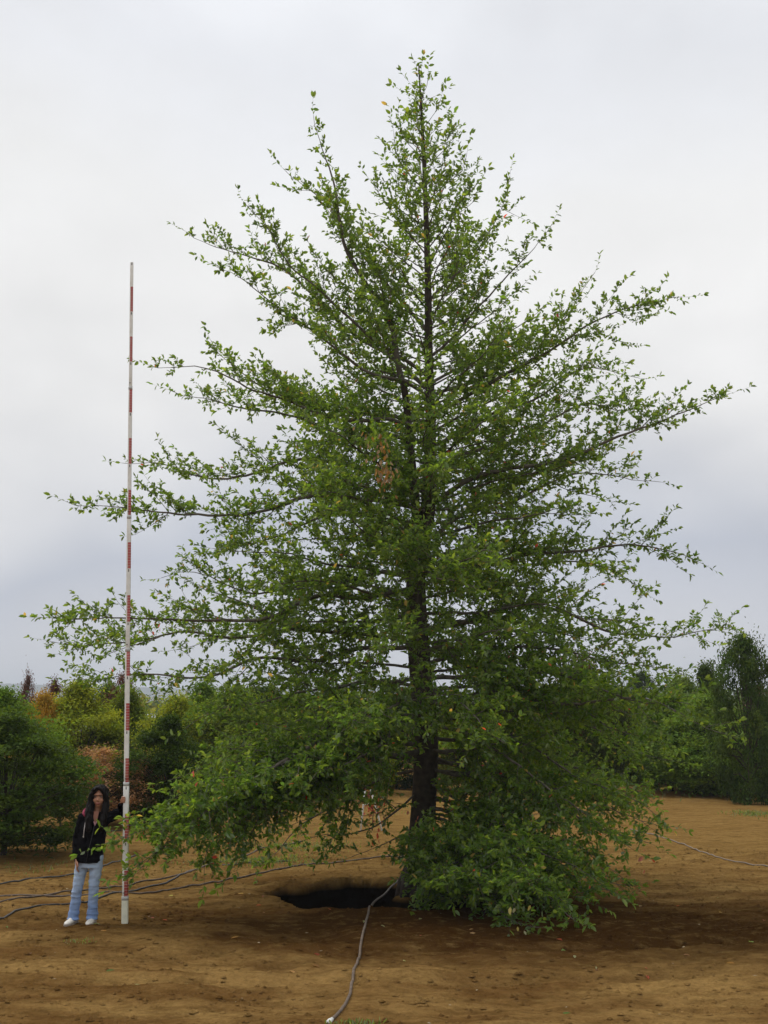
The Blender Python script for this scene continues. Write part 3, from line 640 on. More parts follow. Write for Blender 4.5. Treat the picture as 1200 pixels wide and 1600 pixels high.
BT = [
 ('maple', 0, 5, 1335, 1115, 240, (.052, .088, .012), 'maple_tree', 'dark green low maple at the far left edge, left of the standing woman'),
 ('maple', 1, -5, 1292, 1078, 190, (.10, .17, .02), 'maple_tree', 'mid green maple half cut by the left edge of the view'),
 ('maple', 2, 118, 1260, 1066, 175, YG, 'maple_tree', 'yellow green maple just above the woman, left of the measuring rod'),
 ('maple', 0, 62, 1262, 1083, 95, OR, 'maple_tree', 'orange tinted maple left of the yellow green one'),
 ('small', 0, 93, 1303, 1232, 68, DG, 'young_tree', 'tiny dark green tree on a thin stem left of the woman'),
 ('sparse', 0, 165, 1290, 1168, 140, BR, 'dry_shrub', 'brown withered shrub directly behind the woman\'s head'),
 ('sparse', 1, 132, 1284, 1170, 95, BR, 'dry_shrub', 'brown withered shrub left of the woman\'s head'),
 ('sparse', 2, 212, 1286, 1175, 95, (.22, .14, .07), 'dry_shrub', 'brown withered shrub behind the measuring rod'),
 ('maple', 1, 196, 1255, 1078, 120, OL, 'maple_tree', 'olive green maple right behind the measuring rod'),
 ('maple', 2, 262, 1288, 1120, 150, DG, 'maple_tree', 'dark green maple just right of the measuring rod'),
 ('maple', 0, 275, 1262, 1088, 150, YG, 'maple_tree', 'bright yellow green maple right of the rod, behind the dark one'),
 ('maple', 1, 365, 1262, 1075, 190, (.11, .16, .03), 'maple_tree', 'light green maple behind the big tree\'s left low branches'),
 ('sparse', 1, 78, 1245, 1062, 70, RD, 'bare_tree', 'dark reddish thin tree poking over the left skyline'),
 ('sparse', 0, 185, 1240, 1052, 80, RD, 'bare_tree', 'dark reddish thin tree on the skyline left of the rod'),
 ('sparse', 2, 36, 1245, 1058, 50, RD, 'bare_tree', 'spindly reddish tree nearest the left edge on the skyline'),
 ('maple', 2, 455, 1248, 1085, 150, MG, 'maple_tree', 'mid green maple left of the big trunk, farther than the light one'),
 ('maple', 0, 545, 1240, 1098, 130, YG, 'maple_tree', 'yellow green maple seen through the leaves left of the big trunk'),
 ('round', 0, 620, 1232, 1090, 110, DG, 'round_tree', 'dark round tree directly behind the big trunk'),
 ('maple', 1, 715, 1236, 1092, 120, OL, 'maple_tree', 'olive maple seen just right of the big trunk'),
 ('round', 1, 800, 1232, 1080, 120, DG, 'round_tree', 'dark round tree right of the olive maple'),
 ('round', 0, 905, 1238, 1040, 165, (.045, .065, .012), 'evergreen_tree', 'tall dark evergreen with reddish top right of the big tree'),
 ('sparse', 2, 915, 1236, 1028, 110, RD, 'bare_tree', 'reddish brown thin tree rising from the dark evergreen'),
 ('round', 1, 1004, 1168, 1050, 64, (.03, .05, .012), 'round_tree', 'small distant dark round tree on the right skyline'),
 ('maple', 2, 985, 1225, 1095, 130, (.09, .15, .02), 'leafy_shrub', 'mid green bushy tree under the distant dark round tree'),
 ('round', 0, 1070, 1222, 1055, 130, (.12, .18, .04), 'leafy_tree', 'pale green bushy tree left of the dark column at right'),
 ('round', 1, 1172, 1256, 992, 108, (.050, .085, .018), 'column_tree', 'dark narrow column tree at the right edge'),
 ('round', 1, 1122, 1240, 1118, 145, (.04, .075, .012), 'leafy_shrub', 'low dense dark bush left of the column tree trunk'),
 ('round', 0, 1215, 1240, 1085, 130, DG, 'round_tree', 'dark tree cut by the right edge behind the column tree'),
 ('sparse', 0, 1195, 1236, 1070, 80, RD, 'bare_tree', 'reddish thin tree at the right edge'),
 ('column', 1, 1110, 1215, 1035, 80, (.05, .08, .015), 'column_tree', 'slim green spire left of the dark column tree'),
 ('maple', 2, 165, 1238, 1072, 130, MG, 'maple_tree', 'mid green maple farther back between the yellow green one and the rod'),
 ('maple', 1, 315, 1240, 1068, 130, (.09, .15, .02), 'maple_tree', 'green maple farther back on the left skyline, right of the rod'),
 ('round', 1, 410, 1236, 1072, 120, DG, 'round_tree', 'dark round tree farther back behind the left low branches'),
 ('round', 0, 505, 1228, 1078, 110, (.04, .08, .015), 'round_tree', 'dark round tree between the two maples left of the big trunk'),
 ('maple', 2, 860, 1236, 1072, 120, OL, 'maple_tree', 'olive maple left of the tall dark evergreen'),
 ('round', 1, 960, 1222, 1075, 130, (.08, .13, .02), 'leafy_shrub', 'green bush right of the tall dark evergreen'),
 ('round', 0, 1035, 1218, 1100, 140, (.09, .15, .02), 'leafy_shrub', 'green bush below the pale bushy tree'),
 ('maple', 0, 50, 1255, 1105, 130, MG, 'maple_tree', 'mid green maple under the orange one at left'),
 ('maple', 2, 1112, 1243, 1088, 190, (.12, .19, .03), 'leafy_shrub', 'bright green spreading shrub in front of the dark column tree'),
 ('round', 0, 1050, 1236, 1082, 150, (.10, .165, .028), 'leafy_shrub', 'bright green bush at the right ends of the big tree\'s low branches'),
 ('maple', 1, -140, 1300, 1080, 220, MG, 'maple_tree', 'green maple beyond the left edge'),
 ('round', 1, 1340, 1250, 1070, 190, MG, 'round_tree', 'green tree beyond the right edge'),
]
for a in BT: bg_tree(*a)
# far wood beyond the orchard rows, one mass
def far_wood():
    n = 60000; x = rng.uniform(-75, 85, n); y = rng.uniform(66, 100, n)
    top = 2.4 + 1.5 * vnoise(x * .22, y * .1) + .9 * vnoise(x * .7, y * .3) + .2
    z = np.maximum(.1, top * rng.random(n) ** .5)
    D = rng.normal(0, 1, (n, 3)); Nn = np.stack([rng.normal(0, .5, n), rng.normal(0, .5, n), np.ones(n)], -1); Lf = rng.uniform(.25, .5, n)
    tn = (.8 + .8 * (vnoise(x * .2 + 40, y * .2) + .5))[:, None] * rng.uniform(.7, 1.3, (n, 1)); col = np.array([[.045, .075, .028]]) * tn
    w = vnoise(x * .13, y * .13 + 70) > .2; col[w] = col[w] * np.array([2.0, 1.3, .8])
    me_ = leaves_mesh('far_wood', np.stack([x, y, z], -1), D, Nn, Lf, Lf * .6, col)
    tag(link('far_wood', me_, M_leaf), 'far rows of mixed green nursery trees merging along the horizon', 'wood', kind='stuff')
far_wood()

# low weeds and grass between the rows
def weeds(name, spots, label):
    Pp = []; D = []; L = []; col = []
    for (px, py, sx, sy, n, hgt) in spots:
        g = G(px, py)
        for k in range(n):
            x = random.gauss(g.x, sx); y = random.gauss(g.y, sy)
            Pp.append((x, y, float(ground_z(x, y)))); D.append((random.gauss(0, .6), random.gauss(0, .6), 1)); L.append(hgt * random.uniform(.4, 1.2)); v = random.uniform(.6, 1.3); col.append((.11 * v, .15 * v, .035 * v))
    L = np.array(L); me_ = leaves_mesh(name, Pp, D, rng.normal(0, 1, (len(L), 3)), L, L * .16 + .006, col)
    tag(link(name, me_, M_leaf), label, 'weeds', kind='stuff')
weeds('weeds', [(400, 1345, .5, .35, 700, .07), (460, 1325, .5, .4, 600, .06), (300, 1300, 1.6, 1.2, 400, .07), (130, 1480, .10, .05, 50, .03), (1180, 1275, .3, .4, 250, .09), (560, 1596, .12, .05, 60, .05), (875, 1235, 1.5, 1.5, 900, .12), (60, 1350, 1.2, .8, 250, .06), (745, 1265, 1.2, 1.2, 300, .08)], 'thin green weeds sprouting in patches from the soil')
# fallen leaves
n = 90; a = rng.uniform(0, 6.28, n); rad = rng.uniform(.6, 5.6, n); x = TX + np.cos(a) * rad; y = np.clip(TY - 1.5 + np.sin(a) * rad, 9.8, 22); z = ground_z(x, y) + .012
pal = np.array([[.13, .20, .05], [.30, .07, .03], [.34, .22, .10], [.22, .12, .05], [.30, .32, .16]]); col = pal[rng.integers(0, 5, n)] * rng.uniform(.7, 1.2, (n, 1))
ll = rng.uniform(.04, .09, n); me_ = leaves_mesh('fallen_leaves', np.stack([x, y, z], -1), np.stack([np.cos(a * 7), np.sin(a * 7), rng.normal(0, .15, n)], -1), np.stack([rng.normal(0, .2, n), rng.normal(0, .2, n), np.ones(n)], -1), ll, ll * .5, col)
tag(link('fallen_leaves', me_, M_leaf), 'fallen green, tan and red leaves dotting the soil', 'leaves', kind='stuff')

# ------------------------------------------------------------------ hoses
def hose(pix, r, m, label, name='irrigation_hose', z0=.0, group='black drip lines on the soil', extra=None):
    pts = [G(*p) for p in pix]
    pts = spline(pts, .10)
    for k, p in enumerate(pts):
        p.x += .012 * noise.noise(Vector((k * .13, r * 100, pix[0][0])))
        inpit = math.hypot((p.x - PX) / 1.95, (p.y - PY) / 1.62) < 1
        p.z = (float(ground_z(p.x, p.y)) + r * .8) if not inpit else .03
    if extra: pts += extra
    mb = MB(); mb.tube(pts, [r] * len(pts), 8); o = mb.build(name, m); tag(o, label, 'hose', group); return o, pts
h0 = thing('garden_hose', 'long grey hose winding from the bottom edge up to the pit beside the trunk', 'hose', (0, 0, 0))
o, pts = hose([(517, 1592), (532, 1580), (546, 1555), (553, 1520), (563, 1488), (569, 1460), (575, 1432), (584, 1414), (600, 1402), (613, 1388), (628, 1374)], .013, M_hosedust, None, 'tube', group=None, extra=[Vector((TX - .12, TY - .25, -.05))])
for k in ('category', 'group', 'label'):
    if k in o: del o[k]
o.parent = h0
mb = MB(); e0, e1 = pts[0], pts[1]; d = (e0 - e1).normalized(); mb.tube([e0 - d * .02, e0 + d * .02, e0 + d * .022, e0 + d * .06], [.015, .015, .020, .020], 12); mb.build('end_fitting', M_white, h0)
HS = [([(-40, 1389), (0, 1382), (60, 1369), (115, 1360), (160, 1352), (215, 1335)], 'drip line crossing behind the woman\'s thighs to the left edge, highest of three'),
 ([(-40, 1412), (0, 1411), (55, 1401), (112, 1393), (165, 1386), (213, 1374), (283, 1366), (333, 1349), (400, 1332), (470, 1318)], 'drip line running behind the woman\'s knees and rising to the right'),
 ([(-30, 1401), (30, 1400), (100, 1398), (160, 1395), (253, 1387), (333, 1373), (400, 1363), (480, 1352), (560, 1345), (640, 1340)], 'nearly level drip line from behind the woman\'s knees towards the trunk'),
 ([(-40, 1463), (0, 1445), (40, 1427), (83, 1417), (120, 1412), (160, 1400), (205, 1388), (260, 1375), (300, 1360)], 'drip line curving up from the lower left edge past the woman\'s shins'),
 ([(20, 1316), (50, 1310), (107, 1303), (190, 1296)], 'short drip line by the tiny tree left of the woman'),
 ([(347, 1352), (400, 1351), (450, 1348)], 'short drip line under the left low branches')]
for p_, l_ in HS: hose(p_, .012, M_hose if 'knees' not in l_ else M_hosedust, l_)
hose([(985, 1296), (1011, 1303), (1060, 1316), (1100, 1334), (1150, 1347), (1200, 1356), (1260, 1364)], .011, simple('pale_hose', (.20, .155, .115), .7), 'pale grey hose lying on the soil at the right edge', 'irrigation_hose')

# ------------------------------------------------------------------ white frame with red young tree, behind the trunk
g = G(577, 1300); fr = thing('stake_frame', 'small white leaning stake frame left of the trunk', 'stakes', (g.x, g.y, 0))
for (x0, x1, hh) in ((-.17, -.06, .95), (.26, .02, .80)):
    mb = MB(); mb.tube([Vector((x0, 0, -.05)), Vector(((x0 + x1) / 2, .01, hh / 2)), Vector((x1, 0, hh))], [.018, .018, .016], 8); mb.build('stake', M_white, fr)
mb = MB(); mb.tube([Vector((-.12, -.02, .50)), Vector((.12, -.02, .55))], [.010, .010], 6); mb.build('crossbar', M_white, fr)
t_ = thing('red_shrub', 'small dark red leaved shrub tied to the white stakes', 'shrub', (g.x + .05, g.y + .12, 0))
mb = MB(); mb.tube([Vector((0, 0, -.03)), Vector((.02, 0, .3)), Vector((.0, 0, .7))], [.012, .009, .004], 6); mb.build('stem', M_bark, t_)
n = 150; q = rng.normal(0, 1, (n, 3)) * np.array([.13, .10, .13]) + np.array([0, 0, .48]); q[:, 2] = np.maximum(q[:, 2], .05); ll = rng.uniform(.05, .09, n)
link('foliage', leaves_mesh('foliage', q, rng.normal(0, 1, (n, 3)), np.stack([rng.normal(0, .5, n), rng.normal(0, .5, n), np.ones(n)], -1), ll, ll * .5, np.array([[.15, .015, .015]]) * rng.uniform(.5, 1.4, (n, 1))), M_leaf, t_)

# low pale greenhouse glimpsed through the left trees
gh = P(112, 1150, 48); g0 = thing('greenhouse', 'low white greenhouse glimpsed through the left maples', 'greenhouse', (gh.x, gh.y, 0))
mb = MB(); pr = [(-2.2, 0), (-2.2, .9), (-1.7, 1.5), (-.9, 1.85), (0, 1.95), (.9, 1.85), (1.7, 1.5), (2.2, .9), (2.2, 0)]
for y in (0, 14):
    for (x, z) in pr: mb.v.append(Vector((x, y, z)))
for i in range(8): mb.f.append((i, i + 1, i + 10, i + 9))
mb.f.append(tuple(range(9))[::-1]); mb.f.append(tuple(range(9, 18)))
mb.build('cover', simple('white_film', (.6, .63, .68), .4, 1.5, .15), g0, smooth=False)
for y in (0, 3.5, 7, 10.5, 14):
    mb = MB(); mb.tube([Vector((x * 1.01, y - .03, z + .02)) for (x, z) in pr], [.03] * 9, 6); mb.build('hoop', simple('hoop_steel', (.35, .36, .37), .5, metallic=.6), g0)
mb = MB(); mb.box((0, -.02, .75), (.45, .015, .75)); mb.build('door', simple('door_panel', (.45, .47, .5), .5), g0, smooth=False)

# ------------------------------------------------------------------ measuring rod
ROD_Y = 14.4; rb = G(195, 1449); ROD_Y = rb.y; rtop = P(206, 410, ROD_Y)
rod = thing('measuring_rod', 'tall white telescoping measuring rod with red bands held upright by the woman', 'measuring rod', (rb.x, rb.y, 0))
axis_d = (rtop - Vector((rb.x, rb.y, 0))); RL = axis_d.length; rod.rotation_euler = (0, math.atan2(axis_d.x, axis_d.z), 0)
m, t, b = mat('rod_scale'); b.inputs['Roughness'].default_value = .45
tcn = NN('ShaderNodeTexCoord'); sp = NN('ShaderNodeSeparateXYZ'); t.links.new(tcn.outputs['Object'], sp.inputs[0])
ft = RL / 25.0
zf = mth('DIVIDE', sp.outputs['Z'], ft); md = mth('MODULO', zf, 2.0)
band = mth('GREATER_THAN', md, 1.0)
tick = mth('GREATER_THAN', mth('MODULO', mth('MULTIPLY', zf, 10.0), 1.0), .16)
xr = mth('ADD', sp.outputs['X'], 0.0); right = mth('GREATER_THAN', xr, -.008)
att = NN('ShaderNodeAttribute'); att.attribute_name = 'w'
dk = mixc(mth('MULTIPLY', mth('MULTIPLY', band, right), mapr(tick, 0, 1, .5, 1)), (.74, .74, .70), (.36, .05, .045))
small = mth('MULTIPLY', mth('LESS_THAN', mth('ABSOLUTE', mth('SUBTRACT', md, .93)), .05), mth('LESS_THAN', mth('ABSOLUTE', mth('SUBTRACT', sp.outputs['X'], .004)), .006))
c_ = mixc(small, dk, (.05, .05, .05)); dirt = mixc(mapr(noi(18, 6), .45, .8, 0, .35), c_, (.40, .34, .24)); t.links.new(dirt, b.inputs['Base Color'])
M_rod = m; rod_clean = simple('rod_foot_plastic', (.70, .70, .56), .5, 12, .1)
secs = [(0, .985, .034), (.985, 5.1 * ft, .030), (5.1 * ft, 10 * ft, .0265), (10 * ft, 15 * ft, .0235), (15 * ft, 20 * ft, .021), (20 * ft, RL, .0185)]
secs[0] = (0, 1.05 * ft, .035); secs[1] = (1.05 * ft, 5.1 * ft, .031)
for i, (z0, z1, w) in enumerate(secs):
    mb = MB(); k = .8
    zz = [z0] + list(np.linspace(z0 + .004, z1 - .004, 8)) + [z1]
    mb.rings([(0, 0, z, w * (.9 if j in (0, 9) else 1), w * k * (.9 if j in (0, 9) else 1)) for j, z in enumerate(zz)], 20, .45)
    mb.build('section', rod_clean if i == 0 else M_rod, rod)
    if i > 0:
        mb = MB(); mb.rings([(0, 0, z0 - .03, w * 1.18, w * k * 1.2), (0, 0, z0 + .012, w * 1.18, w * k * 1.2)], 16, .45); mb.build('collar', simple('collar_plastic', (.45, .45, .43), .5), rod)
        mb = MB(); mb.tube([Vector((-w * .2, -w * k * 1.1, z0 + .05)), Vector((-w * .2, -w * k * 1.1 - .012, z0 + .05))], [.007, .006], 8); mb.build('lock_button', simple('button', (.08, .08, .08), .4), rod)

# ------------------------------------------------------------------ the woman
wo = G(130, 1449); WX, WY = wo.x, wo.y
def V(*a): return Vector(a)
RX = rb.x - WX + axis_d.x / RL * 1.35; RYo = rb.y - WY      # rod at hand height, in her frame
wz = float(ground_z(WX, WY))
person = thing('person', 'woman in black hooded jacket and faded blue jeans, one hand on the measuring rod', 'person', (WX, WY, wz))
def finger(mb, base, dirs, lens, r):
    p = base.copy(); pts = [p.copy()]; 
    for d_, l_ in zip(dirs, lens): p = p + d_.normalized() * l_; pts.append(p.copy())
    mb.tube(pts, [r, r * .96, r * .88, r * .72][:len(pts)], 8)
    for q_, rr_ in zip(pts, [r, r * .96, r * .88, r * .72]): mb.ball(q_, (rr_,) * 3, 8)
body = MB()
HC = V(.135, -.02, 1.352)                       # head centre
# torso, neck
body.rings([(.045, 0, .68, .10, .07), (.05, 0, .78, .115, .08), (.07, 0, .92, .115, .082), (.085, 0, 1.05, .13, .088), (.10, 0, 1.14, .135, .07), (.108, 0, 1.185, .07, .055)], 20)
body.tube([V(.108, .005, 1.15), V(.118, -.002, 1.20), V(.128, -.008, 1.26), V(.133, -.005, 1.32)], [.055, .045, .042, .05], 14)
# head
body.ball(HC + V(0, .022, .028), (.070, .088, .083), 20); body.ball(HC + V(.002, -.030, -.028), (.056, .056, .068), 18); body.ball(HC + V(.003, -.050, -.078), (.030, .030, .028), 14)
body.ball(HC + V(-.034, -.055, -.028), (.024, .022, .022), 10); body.ball(HC + V(.038, -.055, -.028), (.024, .022, .022), 10)
body.tube([HC + V(.003, -.080, .012), HC + V(.003, -.092, -.012), HC + V(.003, -.102, -.031)], [.008, .010, .012], 8); body.ball(HC + V(-.008, -.090, -.034), (.008, .010, .007), 8); body.ball(HC + V(.014, -.090, -.034), (.008, .010, .007), 8)
body.tube([HC + V(-.020, -.079, -.058), HC + V(.003, -.088, -.055), HC + V(.026, -.079, -.058)], [.005, .0075, .005], 8); body.tube([HC + V(-.018, -.078, -.065), HC + V(.003, -.086, -.067), HC + V(.024, -.078, -.065)], [.005, .008, .005], 8)
body.tube([HC + V(-.042, -.066, .030), HC + V(-.018, -.080, .034), HC + V(.024, -.080, .034), HC + V(.048, -.066, .030)], [.010, .011, .011, .010], 8)
for s_ in (-1, 1): body.ball(HC + V(s_ * .072, .012, -.012), (.010, .020, .030), 10)
# arms
SR, ER, WR = V(-.035, .0, 1.125), V(-.105, .035, .905), V(-.088, -.055, .70)
body.tube([V(.06, 0, 1.13), SR, SR.lerp(ER, .5), ER, ER.lerp(WR, .4), WR], [.05, .045, .040, .033, .034, .023], 12)
SL, EL, WL = V(.215, .0, 1.13), V(.350, .150, 1.185), V(RX - .055, .035 + RYo, 1.285)
body.tube([V(.12, 0, 1.13), SL, SL.lerp(EL, .5), EL, EL.lerp(WL, .45), WL], [.05, .045, .040, .033, .032, .022], 12)
# hanging right hand, palm facing the thigh, fingers slightly curled
pc = WR + V(.012, -.018, -.045); body.tube([WR, WR.lerp(pc, .5), pc, pc + V(.006, -.006, -.03)], [.023, .026, .030, .026], 12, flat=.62)
for i, (l_, off) in enumerate(((.062, -.026), (.070, -.009), (.066, .009), (.052, .025))):
    b0 = pc + V(.004 + abs(off) * .1, off * 1.0 - .004, -.028)
    finger(body, b0, [V(.05, -.05, -1), V(.35, -.1, -.9), V(.7, -.15, -.7)], [l_ * .45, l_ * .32, l_ * .25], .0085)
finger(body, pc + V(.012, -.028, .012), [V(.3, -.75, -.8), V(.3, -.3, -1)], [.030, .026], .0095)
# left hand closed round the rod
pl = V(RX - .045, .025 + RYo, 1.325); body.tube([WL, WL.lerp(pl, .6), pl, pl + V(.012, .0, .028)], [.022, .025, .030, .026], 12, flat=.7)
for i in range(4):
    z_ = 1.298 + i * .0185; b0 = V(RX - .040, .030 + RYo, z_)
    finger(body, b0, [V(-.15, -1, 0), V(.75, -.8, .0), V(1, .12, 0)], [.040, .030, .024 - abs(i - 2) * .003], .0085)
finger(body, V(RX - .030, .040 + RYo, 1.312), [V(1, .2, .3), V(.9, -.5, .4)], [.036, .028], .0098)
# legs
HR, KR, AR = V(-.025, .0, .70), V(-.075, -.015, .385), V(-.115, .02, .07)
HL, KL, AL = V(.120, .0, .70), V(.105, -.02, .385), V(.090, .02, .07)
for (h_, k_, a_) in ((HR, KR, AR), (HL, KL, AL)): body.tube([h_ + V(.0, 0, .06), h_, h_.lerp(k_, .5), k_, k_.lerp(a_, .4), a_, a_ + V(0, -.05, -.035)], [.07, .056, .046, .034, .034, .028, .028], 14)
m, t, b = mat('skin'); b.inputs['Roughness'].default_value = .5; b.inputs['Subsurface Weight'].default_value = .08; b.inputs['Subsurface Scale'].default_value = .01
at = NN('ShaderNodeAttribute'); at.attribute_name = 'Col'; t.links.new(at.outputs['Color'], b.inputs['Base Color']); M_skin = m
bo = remeshed(body, 'body', .0045, M_skin, person, 3)
ca = bo.data.attributes.new('Col', 'FLOAT_COLOR', 'POINT'); buf = []
for v in bo.data.vertices:
    l = v.co - HC; c = (.34, .16, .088)
    if l.y < -.06 and -.075 < l.z < -.05 and abs(l.x - .003) < .027: c = (.27, .09, .065)
    elif l.y < -.05 and .029 < l.z < .036 and .010 < abs(l.x - .003) < .046: c = (.035, .02, .015)
    buf += [*c, 1]
ca.data.foreach_set('color', buf)
M_eye = simple('eye_white', (.34, .30, .28), .2); M_iris = simple('iris', (.02, .012, .008), .15)
for sx in (-.027, .033):
    mb = MB(); mb.ball(HC + V(sx, -.0705, .010), (.0115, .012, .0050), 12); e_ = mb.build('eye', M_eye, person)
    mb = MB(); mb.ball(HC + V(sx, -.0805, .010), (.0062, .0035, .0050), 10); mb.build('iris', M_iris, e_)
# hair: cap, fringe parting and long falls over both shoulders
hair = MB()
hair.ball(HC + V(0, .040, .040), (.090, .095, .098), 20); hair.ball(HC + V(0, .055, -.03), (.085, .07, .11), 16)
hair.tube([HC + V(.02, -.045, .118), HC + V(-.045, -.060, .085), HC + V(-.075, -.045, .03), HC + V(-.085, -.035, -.05), HC + V(-.090, -.065, -.14), HC + V(-.085, -.105, -.24), HC + V(-.080, -.118, -.33), HC + V(-.078, -.12, -.38)], [.018, .034, .036, .044, .054, .052, .040, .010], 12, flat=.8)
hair.tube([HC + V(-.01, -.045, .118), HC + V(.045, -.060, .085), HC + V(.074, -.045, .03), HC + V(.082, -.035, -.05), HC + V(.078, -.065, -.14), HC + V(.072, -.105, -.23), HC + V(.066, -.118, -.31), HC + V(.064, -.12, -.36)], [.018, .032, .032, .040, .048, .046, .036, .010], 12, flat=.8)
hair.tube([HC + V(-.055, .03, .0), HC + V(-.085, .03, -.12), HC + V(-.105, .0, -.22), HC + V(-.10, -.04, -.30)], [.05, .045, .035, .01], 10)
hair.tube([HC + V(0, .09, .0), HC + V(-.01, .105, -.15), HC + V(-.01, .10, -.30)], [.07, .065, .02], 12)
m, t, b = mat('black_hair'); b.inputs['Base Color'].default_value = (.006, .004, .0035, 1); b.inputs['Roughness'].default_value = .5; b.inputs['Specular IOR Level'].default_value = .12
tcn = NN('ShaderNodeTexCoord'); mpn = NN('ShaderNodeMapping'); mpn.inputs['Scale'].default_value = (160, 160, 8); t.links.new(tcn.outputs['Object'], mpn.inputs[0])
z = NN('ShaderNodeTexNoise'); z.inputs['Scale'].default_value = 1; t.links.new(mpn.outputs[0], z.inputs['Vector']); bp = NN('ShaderNodeBump'); bp.inputs['Distance'].default_value = .006; t.links.new(z.outputs['Fac'], bp.inputs['Height']); t.links.new(bp.outputs[0], b.inputs['Normal'])
remeshed(hair, 'hair', .006, m, person, 3, lambda c: .011 * noise.noise(V(c.x * 70, c.y * 70, c.z * 9)) + .004 * noise.noise(c * 30))
# jacket
jk = MB()
jk.rings([(.032, 0, .655, .150, .115), (.034, 0, .68, .158, .122), (.045, -.002, .78, .155, .118), (.062, -.003, .92, .150, .112), (.080, -.003, 1.04, .155, .112), (.096, 0, 1.12, .160, .098), (.105, .002, 1.165, .125, .082), (.110, .004, 1.20, .072, .066)], 28)
jk.tube([V(.05, 0, 1.12), SR + V(-.005, 0, .0), SR.lerp(ER, .5), ER, ER.lerp(WR, .5), WR + V(-.002, 0, .02), WR + V(0, -.003, .003)], [.07, .066, .060, .054, .050, .045, .034], 16)
jk.tube([V(.13, 0, 1.12), SL + V(.01, 0, .0), SL.lerp(EL, .5) + V(0, 0, -.008), EL, EL.lerp(WL, .45), WL + V(-.0, 0, -.02), WL + V(0, 0, -.003)], [.07, .066, .060, .056, .048, .040, .030], 16)
M_jk = simple('black_fleece', (.004, .0035, .0045), .95, 120, .5, .3, spec=.05)
def folds(c): return .007 * noise.noise(V(c.x * 9, c.y * 9, c.z * 17)) + .003 * noise.noise(c * 38)
remeshed(jk, 'jacket', .0065, M_jk, person, 5, folds)
hd = MB(); hd.tube([V(.015, -.035, 1.17), V(.0, .02, 1.20), V(.03, .08, 1.215), V(.11, .105, 1.215), V(.18, .08, 1.205), V(.215, .02, 1.19)], [.022, .036, .044, .05, .042, .026], 12)
remeshed(hd, 'hood', .0065, M_jk, person, 3, folds)
M_pink = simple('pink_lining', (.30, .04, .08), .8)
mb = MB(); mb.tube([V(-.005, -.065, 1.150), V(-.028, -.045, 1.178), V(-.030, .0, 1.205), V(-.010, .04, 1.232)], [.010, .016, .016, .010], 10, flat=.7); mb.build('hood_lining', M_pink, person)
# open neck: top underneath
mb = MB(); nv = [V(.085, -.088, 1.205), V(.150, -.088, 1.205), V(.140, -.108, 1.13), V(.118, -.119, 1.065), V(.098, -.108, 1.13)]
mb.v = nv + [p + V(0, .03, 0) for p in nv]; mb.f = [(0, 4, 3, 2, 1), (5, 6, 7, 8, 9)] + [(i, (i + 1) % 5, (i + 1) % 5 + 5, i + 5) for i in range(5)]
mb.build('neckline', simple('chest_skin', (.25, .11, .07), .6), person, smooth=False)
mb = MB(); mb.tube([V(.104, -.116, 1.10), V(.118, -.123, 1.055), V(.134, -.116, 1.10)], [.005, .006, .005], 6); mb.build('shirt_collar', simple('shirt_pink', (.55, .30, .34), .8), person)
for x_, z0, z1 in ((.0, 1.09, .945), ):
    mb = MB(); mb.tube([V(x_ + .012, -.118, z0), V(x_ + .004, -.128, (z0 + z1) / 2), V(x_ - .002, -.126, z1)], [.0045, .0045, .0045], 6); mb.ball(V(x_ - .002, -.126, z1 - .006), (.007, .007, .012), 8); mb.build('drawstring', simple('cord_white', (.6, .56, .55), .8), person)
mb = MB(); mb.tube([V(.112, -.118, 1.06), V(.085, -.122, .92), V(.055, -.127, .78), V(.04, -.130, .68)], [.004] * 4, 6); mb.build('zip', simple('zip_metal', (.05, .05, .055), .4, metallic=.6), person)
# jeans, shoes
jn = MB()
jn.rings([(.045, 0, .60, .125, .095), (.045, 0, .66, .138, .104), (.045, 0, .72, .135, .10), (.048, 0, .76, .125, .092)], 24)
for (h_, k_, a_) in ((HR, KR, AR), (HL, KL, AL)): jn.tube([h_ + V(0, 0, .04), h_, h_.lerp(k_, .5), k_, k_.lerp(a_, .45), a_ + V(0, -.004, .02), a_ + V(0, -.006, -.022)], [.076, .078, .066, .054, .052, .058, .066], 18)
m, t, b = mat('faded_denim'); b.inputs['Roughness'].default_value = .9
tcn = NN('ShaderNodeTexCoord'); sp = NN('ShaderNodeSeparateXYZ'); t.links.new(tcn.outputs['Object'], sp.inputs[0])
fade = mapr(mth('ADD', sp.outputs['Z'], mth('MULTIPLY', noi(9, 5), .25)), .25, .62)
cd = mixc(fade, (.13, .23, .46), (.33, .43, .58)); cd = mixc(mapr(noi(240, 3), .3, .7, 0, .25), cd, (.55, .6, .68)); cd = mixc(mapr(noi(14, 4), .5, .75, 0, .4), cd, (.12, .19, .34)); t.links.new(cd, b.inputs['Base Color'])
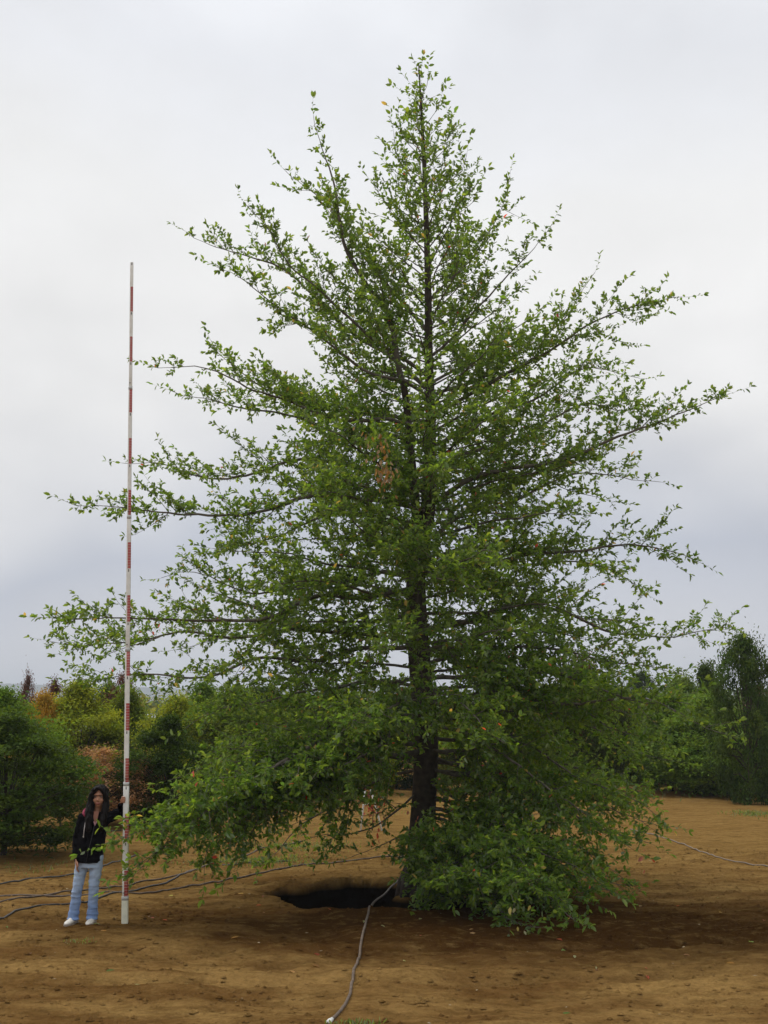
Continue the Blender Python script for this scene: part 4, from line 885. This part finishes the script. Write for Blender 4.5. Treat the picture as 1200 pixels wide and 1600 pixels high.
remeshed(jn, 'jeans', .0065, m, person, 4, lambda c: .008 * noise.noise(V(c.x * 14, c.y * 14, c.z * 22)) + .011 * max(0, noise.noise(V(c.x * 8, c.y * 5, c.z * 42))) * (1 if c.z < .45 else .4))
M_shoe = simple('white_shoe_leather', (.62, .58, .52), .6, 30, .15); M_sole = simple('shoe_sole', (.30, .25, .2), .8)
for (a_, yaw) in ((AR, -.25), (AL, -.05)):
    rot = Matrix.Rotation(yaw, 3, 'Z'); sh = MB()
    for (yy, zz, rx_, rz_) in ((.045, .045, .036, .045), (.01, .05, .038, .05), (-.04, .042, .040, .038), (-.09, .032, .044, .028), (-.125, .028, .040, .024), (-.145, .025, .030, .019)): sh.ball(V(a_.x, a_.y, 0) + rot @ V(0, yy, zz), (rx_, .042, rz_), 14)
    s0 = remeshed(sh, 'shoe', .005, M_shoe, person, 3)
    so_ = MB(); pts_ = [(.075, .03), (.03, .037), (-.04, .041), (-.10, .046), (-.15, .036), (-.18, .015)]
    L1 = [V(a_.x, a_.y, 0) + rot @ V(w_, y_, .002) for y_, w_ in pts_] + [V(a_.x, a_.y, 0) + rot @ V(-w_, y_, .002) for y_, w_ in pts_[::-1]]
    so_.v = L1 + [p + V(0, 0, .016) for p in L1]; n_ = len(L1); so_.f = [tuple(range(n_)), tuple(range(n_, 2 * n_))[::-1]] + [((i + 1) % n_, i, i + n_, (i + 1) % n_ + n_) for i in range(n_)]
    so_.build('sole', M_sole, s0, smooth=False)

# ------------------------------------------------------------------ haze
mb = MB(); mb.box((0, 0, 34), (5500, 5500, 38)); hz = mb.build('haze', None, None, smooth=False)
m = bpy.data.materials.new('haze'); m.use_nodes = True; t = m.node_tree; t.nodes.clear(); o_ = t.nodes.new('ShaderNodeOutputMaterial'); vv = t.nodes.new('ShaderNodeVolumePrincipled')
vv.inputs['Color'].default_value = (.86, .92, 1, 1); vv.inputs['Density'].default_value = .00045; t.links.new(vv.outputs[0], o_.inputs['Volume']); hz.data.materials.append(m)
tag(hz, 'thin pale haze over the nursery and hills', 'haze', kind='stuff')
